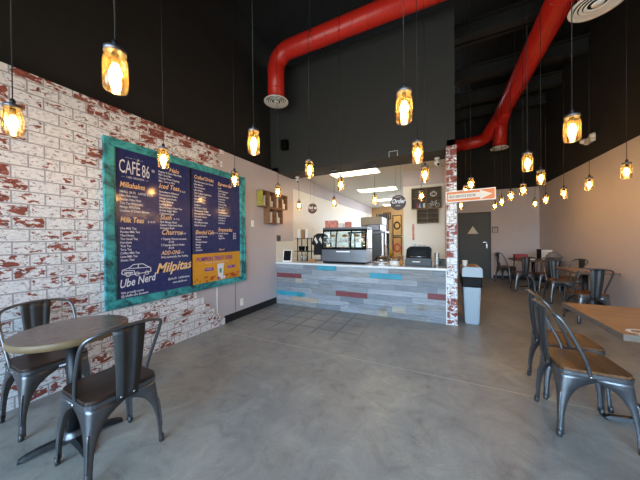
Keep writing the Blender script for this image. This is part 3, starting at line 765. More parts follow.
# black wire shelf with cups
ws = empty('wire_shelf', (-2.60, 4.62, ZK), 0, 'black metal countertop shelf holding coffee bags and cups', 'shelf')
sf = MB()
for x in (-.12,.12):
    for y in (-.09,.09): sf.box(x-.008,x+.008,y-.008,y+.008,0,.50)
sf.build('frame', M['blackmetal'], ws)
for z in (.20,.47): MB().box(-.19,.17,-.11,.11,z,z+.014).build('shelf_board', M['blackmetal'], ws)
for i, (x, lb) in enumerate(((-.10,'left'),(-.01,'middle'),(.09,'right'))):
    o = MB(); o.prism([(-.035,0),(.035,0),(.035,.15),(.03,.19),(-.03,.19),(-.035,.15)], lambda a,b_,d_: (a,d_,b_), -.03,.03)
    simple('coffee_bag', o, M['paper'] if i != 1 else M['kraft'], (-2.62+x,4.62,ZK+.485), ('pale coffee bag on the black shelf, %s of three' % lb) if i != 1 else 'brown coffee bag between two pale ones on the black shelf', 'bag', 'coffee bags on the black shelf')
for i in range(3):
    simple('cup', MB().lathe([(.022,0),(.034,.10),(.036,.102)],n=16), M['black'], (-2.70+i*.085,4.60,ZK+.215), 'small black cup on the middle board of the counter shelf', 'cup', 'black cups on the counter shelf')
for i in range(2):
    simple('bottle', MB().lathe([(.028,0),(.028,.11),(.012,.14),(.012,.165)],n=16), M['clear_plastic'], (-2.66+i*.10,4.60,ZK+.001), 'clear syrup bottle under the black counter shelf', 'bottle', 'bottles under the black shelf')
simple('napkin_holder', MB().box(-.07,.07,-.04,.04,0,.055,bev=.006), M['kraft'], (-2.35,4.50,ZK+.001), 'low brown napkin box right of the black counter shelf', 'napkin holder')
# black shirt on a stand
sh = empty('shirt_display', (-2.34, 4.86, ZK), 0, 'black shirt with white stripes displayed left of the pastry case', 'shirt display')
o = MB(); o.prism([(-.15,.0),(.13,.0),(.14,.30),(.20,.22),(.25,.28),(.15,.44),(.05,.47),(-.05,.47),(-.14,.42),(-.2,.24),(-.14,.2)], lambda a,b_,d_: (a,d_,b_+.12), -.03,.03)
o.build('shirt', M['cloth_black'], sh)
o = MB()
for k in (0,1): o.poly([(-.14+k*.12,-.0315,.46),(-.10+k*.12,-.0315,.52),(-.04+k*.12,-.0315,.40),(-.07+k*.12,-.0315,.36)])
o.build('stripe_print', M['paper'], sh)
MB().box(-.1,.1,-.06,.06,0,.012).box(-.01,.01,.031,.045,.012,.5).build('stand', M['blackmetal'], sh)

# cake dome, tubs, register etc
cd = empty('cake_stand', (-.93, 4.45, ZK), 0, 'glass domed cake stand on the counter right of the display case', 'cake stand')
MB().lathe([(.06,0),(.05,.01),(.015,.02),(.015,.04),(.12,.05),(.125,.06)],n=28).build('plate', M['white_metal'], cd)
MB().lathe([(.105,.061),(.108,.09),(.09,.135),(.04,.155),(.012,.158)],n=28).build('glass_dome', M['clear_plastic'], cd, fix=False)
MB().lathe([(.01,.158),(.014,.17),(.004,.182)],n=14).build('knob', M['chrome'], cd)
MB().lathe([(.002,.062),(.08,.062),(.08,.10),(.002,.105)],n=24).build('cake', M['bread'], cd)
tbx = empty('tub', (-.70, 4.42, ZK), 0, 'clear lidded tub of white packets on the counter beside the cake stand', 'tub')
MB().lathe([(.07,0),(.082,.085)],n=24).build('body', M['paper'], tbx); MB().lathe([(.086,.086),(.086,.102),(.06,.108)],n=24).build('lid', M['clear_plastic'], tbx)
simple('tip_cup', MB().lathe([(.025,0),(.035,.10),(.033,.10)],n=18), M['kraft'], (-.585,4.42,ZK+.001), 'small brown paper cup between the tub and the cash drawer', 'cup')
cr_ = empty('cash_drawer', (-.31, 4.55, ZK), 0, 'grey metal cash drawer under the black receipt machine', 'cash drawer')
MB().box(-.21,.20,-.18,.18,0,.11,bev=.006).build('body', M['oven_grey'], cr_)
MB().box(-.09,.03,-.184,-.181,.07,.085).build('slot_label', M['paper'], cr_)
MB().box(-.20,.19,-.183,-.1805,.015,.02).build('seam', M['black'], cr_)
mw = empty('toaster_oven', (-.31, 4.56, ZK+.1115), 0, 'black countertop oven with rounded top standing on the cash drawer', 'oven')
o = MB(); o.prism([(-.20,.02),(.19,.02),(.195,.17),(.16,.21),(-.14,.21),(-.185,.17)], lambda a,b_,d_: (a,d_,b_), -.15,.15); o.build('body', M['black'], mw)
MB().box(-.11,.12,-.157,-.151,.04,.15).build('glass_door', M['screen'], mw)
MB().box(-.20,.20,-.17,.15,.0,.02).build('base', M['gun_dark'], mw)
o = MB().tube([(-.10,-.152,.05),(-.10,-.185,.05)],.005,smooth=False).tube([(.11,-.152,.05),(.11,-.185,.05)],.005,smooth=False).tube([(-.12,-.185,.05),(.13,-.185,.05)],.007,smooth=False); o.build('handle', M['chrome'], mw)
for i in range(3):
    simple('bowl', MB().lathe([(.012,0),(.032,.03),(.034,.032)],n=16), M['white_metal'], (-.38+i*.075,4.60,ZK+.1115+.212), 'small white bowl on top of the black countertop oven', 'bowl', 'white bowls on the black oven')
cs = empty('cup_dispenser', (-.03, 4.40, ZK), 0, 'clear tower of stacked plastic cups on the counter beside the cash drawer', 'cup dispenser')
MB().lathe([(.05,0),(.05,.015),(.035,.02)],n=20).build('base', M['chrome'], cs)
MB().lathe([(.034,.02),(.034,.23)],n=20,cap=False).build('tube', M['clear_plastic'], cs, fix=False)
MB().lathe([(.03,.03),(.03,.12),(.026,.125)],n=20).build('cup_stack', M['paper'], cs)
o = empty('card_reader', (.02, 4.64, ZK), 0, 'small grey box with round knob against the brick post', 'control box')
MB().box(-.07,.07,-.08,.08,0,.11,bev=.005).build('body', M['oven_grey'], o); MB().lathe([(.014,-.095),(.014,-.081)],(0,0,.06),14,axis='y').build('knob', M['black'], o)

# ------------------------------------------------------------------ hanging signs
def round_sign(x, y, z, r, ztop, txt, small, lb):
    s = empty('hanging_sign', (x, y, z), 0, lb, 'sign')
    MB().lathe([(r,-.006),(r,.006)],n=40,axis='y').build('disc', M['sign_dark'], s)
    m_ = MB(); m_.text(txt, lambda a,b_: (a,-.0075,b_-.01), r*.80, 0, sx=.85, shear=.35, bold=.0045, align='CENTER')
    m_.text(small, lambda a,b_: (a,-.0075,b_-r*.5), r*.26, 0, align='CENTER'); m_.text('CAFE 86', lambda a,b_: (a,-.0075,b_+r*.68), r*.2, 0, align='CENTER')
    m_.build('lettering', M['ltxt'], s, fix=False)
    m_ = MB()
    for sx in (-.045,.045): m_.tube([(sx,0,r*.9),(sx,0,ztop-z)],.0015,n=5,smooth=False)
    m_.build('hanging_wire', M['gun_dark'], s); return s
round_sign(-.665, 4.66, 1.985, .138, 2.746, 'Order', 'HERE', 'round plum-grey sign reading Order hanging above the counter')
round_sign(-2.78, 5.35, 2.08, .125, ZC, 'Pick up', 'HERE', 'round plum-grey sign reading Pick up hanging by the left kitchen wall')
# U-shaped rail on the soffit
simple('hanging_bracket', MB().tube([(-.07,0,0),(-.07,0,.09),(.07,0,.09),(.07,0,0)],.004,n=6,smooth=False), M['white_metal'], (-.70, YS-.012, 2.75), 'thin white wire bracket at the lower edge of the dark soffit', 'bracket')
# arrow sign
a_ = empty('arrow_sign', (.415, 4.20, 1.955), 0, 'orange sign with white arrow reading SELF-SERVICE KIOSK on the brick post', 'sign')
MB().box(-.32,.31,-.008,.008,-.085,.085,bev=.003).build('border', M['white_metal'], a_)
MB().box(-.306,.296,-.0095,-.0085,-.072,.072).build('orange_panel', M['sign_orange'], a_)
o = MB(); o.poly([(-.285,-.0105,-.038),(.12,-.0105,-.038),(.12,-.0105,-.068),(.27,-.0105,0),(.12,-.0105,.068),(.12,-.0105,.038),(-.285,-.0105,.038)]); o.build('arrow', M['paper'], a_)
o = MB(); o.text('SELF-SERVICE KIOSK', lambda a,b_: (a-.275,-.0115,b_-.018), .052, 0, sx=.74, bold=.0006); o.build('lettering', M['sign_dark'], a_, fix=False)
MB().box(-.30,-.18,.0085,.05,-.05,.05).build('mounting_block', M['white_metal'], a_)
a_.rotation_euler = (0, -.02, 0)

# ------------------------------------------------------------------ crates on left wall
def crate(name, y0, y1, z0, z1, cells, label, side=None, m_=None, group=None, books=True, X0=XL, dep=.14):
    r = empty(name, (X0, (y0+y1)/2, z0), 0, label, 'crate', group)
    hy = (y1-y0)/2; H_ = z1-z0; t_ = .014; m_ = m_ or M['crate']
    b_ = MB().box(0,.006,-hy,hy,0,H_); b_.build('back_board', m_, r)
    MB().box(.006,dep,-hy,hy,0,t_).box(.006,dep,-hy,hy,H_-t_,H_).build('slat', m_, r)
    MB().box(.006,dep,-hy,-hy+t_,t_,H_-t_).build('side_board', side or m_, r)
    MB().box(.006,dep,hy-t_,hy,t_,H_-t_).build('side_board', m_, r)
    for k in range(1, cells): 
        yy = -hy+2*hy*k/cells; MB().box(.006,dep,yy-.007,yy+.007,t_,H_-t_).build('divider', m_, r)
    return r
crate('wall_crate', 3.67, 4.09, 1.965, 2.27, 2, 'upper left wooden wall crate with a yellow-green side, beside the menu board', side=M['crate_green'])
crate('wall_crate', 4.095, 4.51, 1.965, 2.27, 2, 'upper right brown wooden wall crate, next to the yellow-green one')
crate('wall_crate', 3.87, 4.33, 1.655, 1.96, 2, 'lower brown wooden wall crate hanging under the other two')
cells = [(3.76,1.979,'far left cell of the upper crates'),(3.97,1.979,'second cell of the upper crates'),(4.18,1.979,'third cell of the upper crates'),(4.40,1.979,'far right cell of the upper crates'),(3.97,1.669,'left cell of the lower crate'),(4.20,1.669,'right cell of the lower crate')]
for i, (y, z, lb) in enumerate(cells):
    o = MB().box(0,.10,-.012,.012,0,.20+.01*(i%3),bev=.002); tilt(o, .12 if i%2 else -.10)
    zmin = min(v.co.z for v in o.bm.verts)
    o = simple('booklet', o, M['paper'], (XL+.012, y, z-zmin+.001), 'white booklet leaning in the '+lb, 'booklet', 'white booklets in the wall crates')
    o2 = simple('coffee_pack', MB().box(0,.08,-.022,.022,0,.12,bev=.004), M['paper'] if i%2 else M['kraft'], (XL+.012, y+.058, z+.001), ('white' if i%2 else 'brown')+' coffee pack standing in the '+lb, 'coffee pack', 'small packs in the wall crates')

# ------------------------------------------------------------------ display boxes on cream wall behind the counter
def wallbox(x0, x1, z0, z1, nx, nz, label):
    r = empty('display_box', ((x0+x1)/2, 5.985, z0), 0, label, 'display box')
    hx = (x1-x0)/2; H_ = z1-z0; t_ = .016
    MB().box(-hx,hx,-.006,0,0,H_).build('back_board', M['dark_back'], r)
    MB().box(-hx,hx,-.12,-.006,0,t_).box(-hx,hx,-.12,-.006,H_-t_,H_).box(-hx,-hx+t_,-.12,-.006,t_,H_-t_).box(hx-t_,hx,-.12,-.006,t_,H_-t_).build('frame', M['crate_grey'], r)
    for k in range(1,nx): MB().box(-hx+2*hx*k/nx-.008,-hx+2*hx*k/nx+.008,-.12,-.006,t_,H_-t_).build('divider', M['crate_grey'], r)
    for k in range(1,nz): MB().box(-hx+t_,hx-t_,-.115,-.006,H_*k/nz-.006,H_*k/nz+.006).build('shelf', M['crate_grey'], r)
    return r
wallbox(-.55,.06,1.985,2.44,2,2,'large upper wooden display box with four cells on the cream wall')
wallbox(-.44,.0,1.66,1.975,2,3,'smaller lower wooden display box with slats under the four-cell box')
for i, (x, m_, lb) in enumerate(((-.43,'red','red'),(-.38,'navy','blue'),(-.33,'oven_grey','grey'),(-.29,'paper','white'))):
    simple('small_box', MB().box(-.02,.02,-.03,.03,0,.10), M[m_], (x,5.93,2.002), 'little %s carton in the lower left cell of the display box' % lb, 'carton', 'cartons in the display box')
bk = MB()
for cx in (-.075,.075): bk.tube([(cx+.042*math.cos(2*PI*k/14),0,.045+.042*math.sin(2*PI*k/14)) for k in range(15)], .004, n=6, smooth=False)
for a,b_ in (((-.075,.045),(-.03,.11)),((-.03,.11),(.05,.11)),((.05,.11),(.075,.045)),((.05,.11),(0,.045)),((0,.045),(-.075,.045)),((0,.045),(-.035,.13)),((-.055,.13),(-.015,.13)),((.05,.11),(.045,.14)),((.045,.14),(.07,.145))):
    bk.tube([(a[0],0,a[1]),(b_[0],0,b_[1])], .004, n=6, smooth=False)
simple('bicycle_ornament', bk, M['white_metal'], (-.10,5.92,2.006), 'white wire bicycle ornament in the lower right cell of the display box', 'ornament')
rn = MB().tube([(.065*math.cos(2*PI*k/18),0,.07+.05*math.sin(2*PI*k/18)) for k in range(19)], .006, n=6, smooth=False).tube([(-.06,0,.06),(0,0,.11),(.06,0,.06)],.007,n=6,smooth=False).tube([(-.03,0,.05),(.0,0,.03),(.03,0,.05)],.007,n=6,smooth=False).tube([(0,0,.10),(0,0,.15)],.006,n=6,smooth=False)
simple('cup_ornament', rn, M['white_metal'], (-.10,5.92,2.225), 'white round wire ornament in the upper right cell of the display box', 'ornament')
simple('wall_thermometer', MB().box(-.022,.022,-.012,0,-.18,.18,bev=.004), M['pink'], (-.525,5.985,1.47), 'narrow pink and white strip on the cream wall below the display boxes', 'wall strip')

# ------------------------------------------------------------------ kitchen background
fr_ = empty('refrigerator', (-1.76, 7.4, 0), 0, 'tall stainless steel refrigerator in the kitchen', 'refrigerator')
MB().box(-.30,.30,-.35,.35,.1,1.72,bev=.01).build('body', M['steel'], fr_)
MB().box(-.31,.31,-.36,.36,1.721,1.95,bev=.01).build('top_housing', mat('warm_steel',(150,142,128),.45,metal=.4), fr_)
MB().box(-.285,-.005,-.375,-.352,.12,1.70,bev=.006).build('door', M['steel'], fr_); MB().box(.005,.285,-.375,-.352,.12,1.70,bev=.006).build('door', M['steel'], fr_)
MB().box(-.03,-.015,-.40,-.376,.7,1.2).build('handle', M['chrome'], fr_); MB().box(.015,.03,-.40,-.376,.7,1.2).build('handle', M['chrome'], fr_)
MB().box(-.25,.25,-.3,.3,0,.1).build('plinth', M['black'], fr_)
rk = empty('storage_rack', (-2.32, 11.6, 0), 0, 'dark metal storage rack against the tan kitchen back wall', 'rack')
o = MB()
for x in (-.26,.20):
    for y in (-.2,.2): o.box(x-.02,x+.02,y-.02,y+.02,0,2.45)
o.build('frame', M['blackmetal'], rk)
for z in (.4,.95,1.5,2.05): MB().box(-.28,.22,-.22,.22,z,z+.03).build('shelf', M['blackmetal'], rk)
for z,h_,m_,lb in ((.431,.4,'kraft','third shelf down'),(.981,.38,'crate_grey','second shelf down'),(1.531,.4,'kraft','shelf just above the middle'),(2.081,.36,'oven_grey','top shelf')):
    simple('carton', MB().box(-.2,.17,-.15,.15,0,h_,bev=.01), M[m_], (-2.32,11.6,z), 'carton on the dark kitchen rack, '+lb, 'carton', 'cartons on the dark kitchen rack')
def wall_poster(x0,x1,z0,z1,m_,ring,lb,fm_='blackmetal',ringm='red'):
    r = empty('framed_poster', ((x0+x1)/2, YK, (z0+z1)/2), 0, lb, 'poster')
    hx, hz = (x1-x0)/2, (z1-z0)/2
    MB().box(-hx,hx,-.03,0,-hz,hz).build('frame', M[fm_], r); MB().box(-hx+.04,hx-.04,-.036,-.031,-hz+.04,hz-.04).build('print', m_, r)
    o = MB(); R_ = ring; n=20
    for k in range(n):
        a0,a1 = 2*PI*k/n, 2*PI*(k+1)/n
        o.poly([(R_*math.cos(a0)*.8,-.038,R_*math.sin(a0)),(R_*math.cos(a1)*.8,-.038,R_*math.sin(a1)),(R_*.65*math.cos(a1)*.8,-.038,R_*.65*math.sin(a1)),(R_*.65*math.cos(a0)*.8,-.038,R_*.65*math.sin(a0))])
    o.build('ring_print', M[ringm], r, fix=False)
ot = mat('ochre_print',(172,132,74),.6,var=.25,scale=6)
wall_poster(-2.05,-1.62,1.42,2.45,ot,.2,'tall ochre poster with dark ring, upper middle of the tan kitchen wall',ringm='black')
wall_poster(-2.05,-1.62,.32,1.38,mat('deep_ochre_print',(160,112,52),.6,var=.2,scale=6),.22,'ochre poster with red ring, below the dark ring poster')
wall_poster(-2.5,-2.12,2.25,2.6,mat('brown_print',(150,96,60),.6,var=.3,scale=12),.1,'small brown framed print at the top left of the tan kitchen wall',ringm='black')
wall_poster(-1.5,-1.1,1.75,2.55,mat('pale_print',(206,166,110),.6,var=.3,scale=12),.14,'upper right pale framed print beside the cream wall edge',fm_='crate')
wall_poster(-1.5,-1.1,.7,1.35,mat('brown_print2',(120,88,54),.6,var=.3,scale=12),.14,'lower right brown framed print beside the cream wall edge')
simple('paper_towel_dispenser', MB().box(-.12,.12,-.12,0,-.16,.16,bev=.03), M['white_metal'], (-.80+0-.1,8.2,1.5), 'white paper dispenser on a post at the cream wall edge', 'dispenser')
bpy.data.objects.remove(bpy.data.objects['paper_towel_dispenser'])
# kitchen bench behind cake stand
kb2 = empty('kitchen_bench', (-1.05, 6.7, 0), 0, 'dark kitchen bench behind the cake stand with bottles', 'bench')
MB().box(-.35,.25,-.25,.25,.82,.86).build('bench_top', M['kraft'], kb2)
for sx in (-.32,.22):
    for sy in (-.22,.22): MB().box(sx-.02,sx+.02,sy-.02,sy+.02,0,.82).build('leg', M['blackmetal'], kb2)
simple('bottle', MB().lathe([(.05,0),(.05,.16),(.018,.24),(.018,.30)],n=16), M['white_metal'], (-1.28,6.68,.861), 'white bottle on the dark kitchen bench', 'bottle')
simple('bottle', MB().lathe([(.045,0),(.045,.14),(.018,.20),(.018,.24)],n=16), mat('yellow_plastic',(200,170,50),.4), (-1.14,6.64,.861), 'yellow bottle on the dark kitchen bench', 'bottle')

# ------------------------------------------------------------------ soffit fixtures
sp_ = empty('wall_speaker', (-2.88, YS, 3.30), 0, 'small black speaker high on the dark soffit at left', 'speaker')
MB().box(-.07,.07,-.14,-.03,-.10,.10,bev=.01).build('cabinet', M['black'], sp_); MB().box(-.11,-.07,-.05,0,-.06,.02).build('bracket', M['black'], sp_)
def cam_(x, y, lb, rz):
    c = empty('security_camera', (x, y, 2.746), rz, lb, 'security camera')
    MB().lathe([(.045,-.02),(.045,0)],n=20).lathe([(.012,-.06),(.012,-.02)],n=10).build('mount', M['white_metal'], c)
    o = MB().lathe([(.028,-.07),(.036,-.06),(.036,.05),(.03,.06)],(0,0,-.095),20,axis='y'); tilt(o, .5, (0,0,-.095)); o.build('housing', M['white_metal'], c)
    o = MB().lathe([(.022,-.074),(.022,-.0705)],(0,0,-.095),20,axis='y'); tilt(o, .5, (0,0,-.095)); o.build('lens', M['black'], c)
cam_(-.02, 4.82, 'white security camera under the soffit beside the brick post', .3)
cam_(-2.88, 4.82, 'white security camera with dark lens under the soffit at left', .6)

# ------------------------------------------------------------------ right side fixtures
em_ = empty('emergency_light', (XR, 6.77, 3.25), 0, 'white twin-head emergency light on the dark upper right wall', 'emergency light')
MB().box(-.07,0,-.14,.14,-.055,.055,bev=.012).build('housing', M['white_metal'], em_)
for s_ in (-1,1):
    o = MB().lathe([(.03,-.03),(.055,.03),(.055,.04)],(-.08,s_*.17,.035),18,axis='x'); o.build('lamp_head', M['white_metal'], em_)
rs = empty('restroom_sign', (1.635, YB, 1.57), 0, 'small grey square restroom plate on the wall right of the door', 'sign')
MB().box(-.085,.085,-.006,0,-.10,.10).build('plate', mat('plate_grey', (128,122,118), .5), rs)
o = MB(); o.lathe([(.018,-.008),(.018,-.007)],(-.03,0,.04),12,axis='y').box(-.05,-.01,-.008,-.007,-.03,.015).lathe([(.018,-.008),(.018,-.007)],(.03,0,.04),12,axis='y').box(.01,.05,-.008,-.007,-.03,.015).box(-.06,.06,-.008,-.007,-.075,-.055); o.build('pictogram', M['paper'], rs)
tr_ = empty('triangle_sign', (1.02, YB-.02, 1.57), 0, 'pale triangle sign on the charcoal restroom door', 'sign')
o = MB(); o.prism([(-.155,-.12),(.155,-.12),(0,.14)], lambda a,b_,d_: (a,d_,b_), -.008, 0); o.build('plate', mat('pale_tan_sign',(240,228,208),.5), tr_)

# trash can
tc_ = empty('trash_can', (.455, 4.64, 0), 0, 'slim blue-grey trash can with black bag beside the brick post', 'trash can')
o = MB(); bt_, tp = (.092,.22), (.118,.25)
vs = []
for z, (hx, hy) in ((0.0,bt_),(.72,tp)):
    for a,b_ in ((-hx,-hy),(hx,-hy),(hx,hy),(-hx,hy)): vs.append(o.bm.verts.new((a,b_,z)))
for q in ((0,3,2,1),(4,5,6,7),(0,1,5,4),(1,2,6,5),(2,3,7,6),(3,0,4,7)): o.bm.faces.new([vs[i] for i in q])
bmesh.ops.bevel(o.bm, geom=o.bm.edges[:], offset=.015, segments=3, affect='EDGES'); o.build('bin_body', M['bin_grey'], tc_)
o = MB(); o.box(-.07,-.045,-.236,-.222,.03,.55).box(.03,.055,-.236,-.222,.03,.55).box(.02,.085,-.246,-.238,.50,.555); o.build('rib', M['bin_grey'], tc_)
MB().box(-.132,.130,-.262,.262,.575,.735,bev=.012).build('bin_bag', M['bag'], tc_)
o = MB(); o.prism([(-.135,.736),(.135,.736),(.130,.86),(.11,.885),(-.11,.885),(-.130,.86)], lambda a,b_,d_: (a,d_,b_), -.265,.265); o.build('lid', M['bin_grey'], tc_)
MB().box(-.07,.07,-.17,.17,.8855,.889).build('flap', M['crate'], tc_)
simple('paper_cup', MB().lathe([(.028,0),(.038,.09),(.040,.092)],n=16), M['paper'], (.365,4.46,.890), 'paper cup left standing on the trash can lid', 'cup')

# ------------------------------------------------------------------ chairs
def rsq(h, r, n=5, hy=None):
    hy = hy or h; out = []
    for cx, cy, a0 in ((h-r,hy-r,0),(-h+r,hy-r,PI/2),(-h+r,-hy+r,PI),(h-r,-hy+r,1.5*PI)):
        for k in range(n+1):
            a = a0+PI/2*k/n; out.append((cx+r*math.cos(a), cy+r*math.sin(a)))
    return out
def make_chair(seat_m, label):
    t = empty('metal_chair', label=label, cat='chair')
    SH = .445
    o = MB(); o.prism(rsq(.182,.055), lambda a,b_,d_: (a,b_,d_), SH+.003, SH+.020); s = o.build('seat', seat_m, t)
    o = MB(); o.prism(rsq(.188,.058), lambda a,b_,d_: (a,b_,d_), SH-.022, SH+.002); o.build('seat_frame', M['gun'], t)
    # legs: angle-section sheet legs whose flanges widen into an arch
    for sx in (1,-1):
        for sy in (1,-1):
            o = MB(); rows = []; nz = 16
            for i in range(nz+1):
                z = .02 + (SH-.022-.02)*i/nz; u = (z-.02)/(SH-.042)
                c = .203-.022*u**1.0
                gz = min(1.0, z/.385); g = .172*math.sqrt(max(0, 1-gz**2.9))
                w_ = c - g if z < .385 else c
                w_ = max(w_, .016+.016*u)
                rr = .012+.03*u*u
                row = [(c-w_, c)]
                for k in range(5):
                    a = PI/2*(1-k/4); row.append((c-rr+rr*math.cos(a), c-rr+rr*math.sin(a)))
                row.append((c, c-w_)); rows.append([o.bm.verts.new((sx*x_, sy*y_, z)) for x_, y_ in row])
            for r0, r1 in zip(rows, rows[1:]):
                for k in range(len(r0)-1):
                    f_ = o.bm.faces.new((r0[k], r0[k+1], r1[k+1], r1[k])); f_.smooth = True
            lg = o.build('leg', M['gun'], t)
            md = lg.modifiers.new('thick', 'SOLIDIFY'); md.thickness = .004; md.offset = -1
            # stamped rib on the corner and rubber foot
            P = lambda z, k=.0: (sx*(.203-.022*((z-.02)/(SH-.042))-.007+k), sy*(.203-.022*((z-.02)/(SH-.042))-.007+k), z)
            MB().tube([P(.10), P(.12,.0035), P(.27,.0025), P(.295,-.004)], [.003]*1+[.006]*30, n=8).build('rib', M['gun'], lg)
            MB().lathe([(.013,0),(.015,.006),(.014,.045)],(sx*.193, sy*.193, 0),12).build('foot', M['gun_dark'], lg)
    # back splat
    o = MB(); fr = []; n = 10
    for i in range(n+1):
        u = i/n; z = .405+.445*u; y = -.190-.012*math.sin(PI*u)-.040*u**1.2; hw = .056+.030*u
        fr.append((hw, y, z))
    cols = (-1,-.62,-.56,-.34,-.28,.28,.34,.56,.62,1)
    dz = (0,0,.006,.006,0,0,.006,.006,0,0)
    g = [[o.bm.verts.new((hw*c, y-d_, z)) for c, d_ in zip(cols, dz)] for hw, y, z in fr]
    for r0, r1 in zip(g, g[1:]):
        for k in range(len(cols)-1): f_ = o.bm.faces.new((r0[k], r0[k+1], r1[k+1], r1[k])); f_.smooth = True
    sp = o.build('backrest', M['gun_dark'], t, fix=False); md = sp.modifiers.new('thick','SOLIDIFY'); md.thickness = .004; md.offset = 0
    hp = [(.183,-.035,.425),(.190,-.050,.50),(.200,-.100,.62),(.205,-.165,.755),(.190,-.206,.815),(.13,-.231,.842),(.05,-.240,.852)]
    hp = hp+[(0,-.241,.853)]+[(-x_,y_,z_) for x_,y_,z_ in hp[::-1]]
    MB().tube(hp, .0105, n=10).build('back_frame', M['gun'], t)
    for x_,y_,z_ in ((.034,-.199,.428),(-.034,-.199,.428)):
        MB().lathe([(.001,-.006),(.006,-.004),(.007,.0)],(x_,y_,z_),10,axis='y').build('bolt', M['chrome'], t)
    for s_ in (1,-1): 
        MB().lathe([(.007,0),(.006,.004),(.001,.006)] if s_>0 else [(.001,-.006),(.006,-.004),(.007,0)],(s_*.193,-.035,.428),10,axis='x').build('bolt', M['chrome'], t)
    return t
cA = make_chair(M['seat_dark'], 'gunmetal chair against the brick wall, behind the round table'); freeze(cA)
def put(c, x, y, rz, label=None, group=None):
    c.location = (x, y, 0); c.rotation_euler.z = rz
    if label: c['label'] = label
    if group: c['group'] = group
    return c
put(cA, -2.745, .80, -PI/2, group='metal chairs at the round table')
put(copy_tree(cA), -1.885, .825, PI/2-.02, 'gunmetal chair with dark seat in the left foreground, back to the aisle', 'metal chairs at the round table')
cC = make_chair(M['seat_warm'], 'gunmetal chair with warm wood seat in the right foreground, nearest the camera'); freeze(cC)
put(cC, .912, 2.385, -PI/2+.03, group='metal chairs with warm wood seats')
def cc(x, y, rz, lb): put(copy_tree(cC), x, y, rz, lb, 'metal chairs with warm wood seats')
cc(.978, 2.835, -PI/2+.02, 'gunmetal chair just behind the nearest right chair, at the same square table')
cc(2.08, 5.28, .10, 'gunmetal chair by the right wall, back toward camera, behind the near square table')
cc(1.86, 7.68, .05, 'gunmetal chair with its back to the camera at the left corner of the farthest table')
cc(2.30, 7.62, .0, 'gunmetal chair right of the one at the far table corner, at the far table')
cc(1.80, 9.02, -2.2, 'farthest gunmetal chair, beside the dark base at the back wall')
cc(2.19, 6.58, PI, 'gunmetal chair with wide arched legs before the small wall table, middle of the right row')
cc(2.50, 7.06, PI/2+.2, 'gunmetal chair close to the right wall between the two far tables')

# ------------------------------------------------------------------ tables
def cross_base(t, arms, H_, colr=.038, L_=.27):
    MB().lathe([(colr,.06),(colr,H_)],n=24).build('column', M['blackmetal'], t)
    MB().lathe([(.065,.035),(.065,.052),(.052,.075),(.045,.085)],n=28).build('collar', M['steel'], t)
    for a in arms:
        o = MB(); sec = [(.03,.018,.055),(.16,.018,.045),(L_-.03,.006,.032),(L_,.004,.016)]
        ring = []
        for d_, zl, zh in sec:
            hw = .034-.010*d_/L_
            ring.append([o.bm.verts.new((d_*math.cos(a)-s_*hw*math.sin(a), d_*math.sin(a)+s_*hw*math.cos(a), zz_)) for s_, zz_ in ((-1,zl),(1,zl),(.6,zh),(-.6,zh))])
        for r0, r1 in zip(ring, ring[1:]):
            for k in range(4): o.bm.faces.new((r0[k], r0[(k+1)%4], r1[(k+1)%4], r1[k]))
        o.bm.faces.new(ring[0]); o.bm.faces.new(ring[-1][::-1])
        ft = o.build('base_foot', M['blackmetal'], t)
        MB().lathe([(.014,0),(.014,.006)],((L_-.02)*math.cos(a),(L_-.02)*math.sin(a),0),12).build('glide', M['chrome'], ft)
rt = empty('round_table', (-2.225, .768, 0), 0, 'round brown pedestal table with pale edge in front of the brick wall', 'table')
tp_ = MB(); tp_.lathe([(.285,.718),(.292,.724),(.292,.757),(.288,.761)],n=64); tp_.bm.faces.ensure_lookup_table()
for f_ in tp_.bm.faces:
    f_.material_index = 0 if abs(f_.calc_center_median().z-.761) < .0005 else 1
    if len(f_.verts) > 4: f_.smooth = False
tp_.build('tabletop', [M['top_brown'], M['top_edge']], rt, fix=True)
MB().box(-.14,.14,-.14,.14,.708,.718).build('mounting_plate', M['blackmetal'], rt)
cross_base(rt, (3.05, -1.92, -.09, 1.25), .71, L_=.25)
def sq_table(x, y, hx, hy, label, arms=(0,PI/2,PI,-PI/2), lettering=False, group=None):
    t = empty('square_table', (x, y, 0), 0, label, 'table', group)
    o = MB().box(-hx,hx,-hy,hy,.712,.752,bev=.003)
    for f_ in o.bm.faces: f_.material_index = 0 if f_.calc_center_median().z > .7515 else 1
    tp = o.build('tabletop', [M['top_warm'], M['edge_dark']], t)
    if lettering:
        o = MB(); o.text('Cafe 86', lambda a,b_: (-hx+.03+a, -hy+.045+b_, .7528), .14, 0, shear=.35, bold=.004)
        o.text('ube heaven', lambda a,b_: (-hx+.06+a, -hy+.01+b_, .7528), .04, 0, shear=.2, bold=.001)
        o.build('lettering', M['paper'], tp, fix=False)
    cross_base(t, arms, .711, L_=.30)
    return t
sq_table(1.39, 2.54, .39, .41, 'square wood-topped table at the right edge with white lettering', lettering=True)
sq_table(2.29, 5.86, .27, .36, 'square wood-topped table against the right wall, middle of the row')
sq_table(2.22, 8.22, .45, .40, 'farthest square table by the back corner, covered with things')

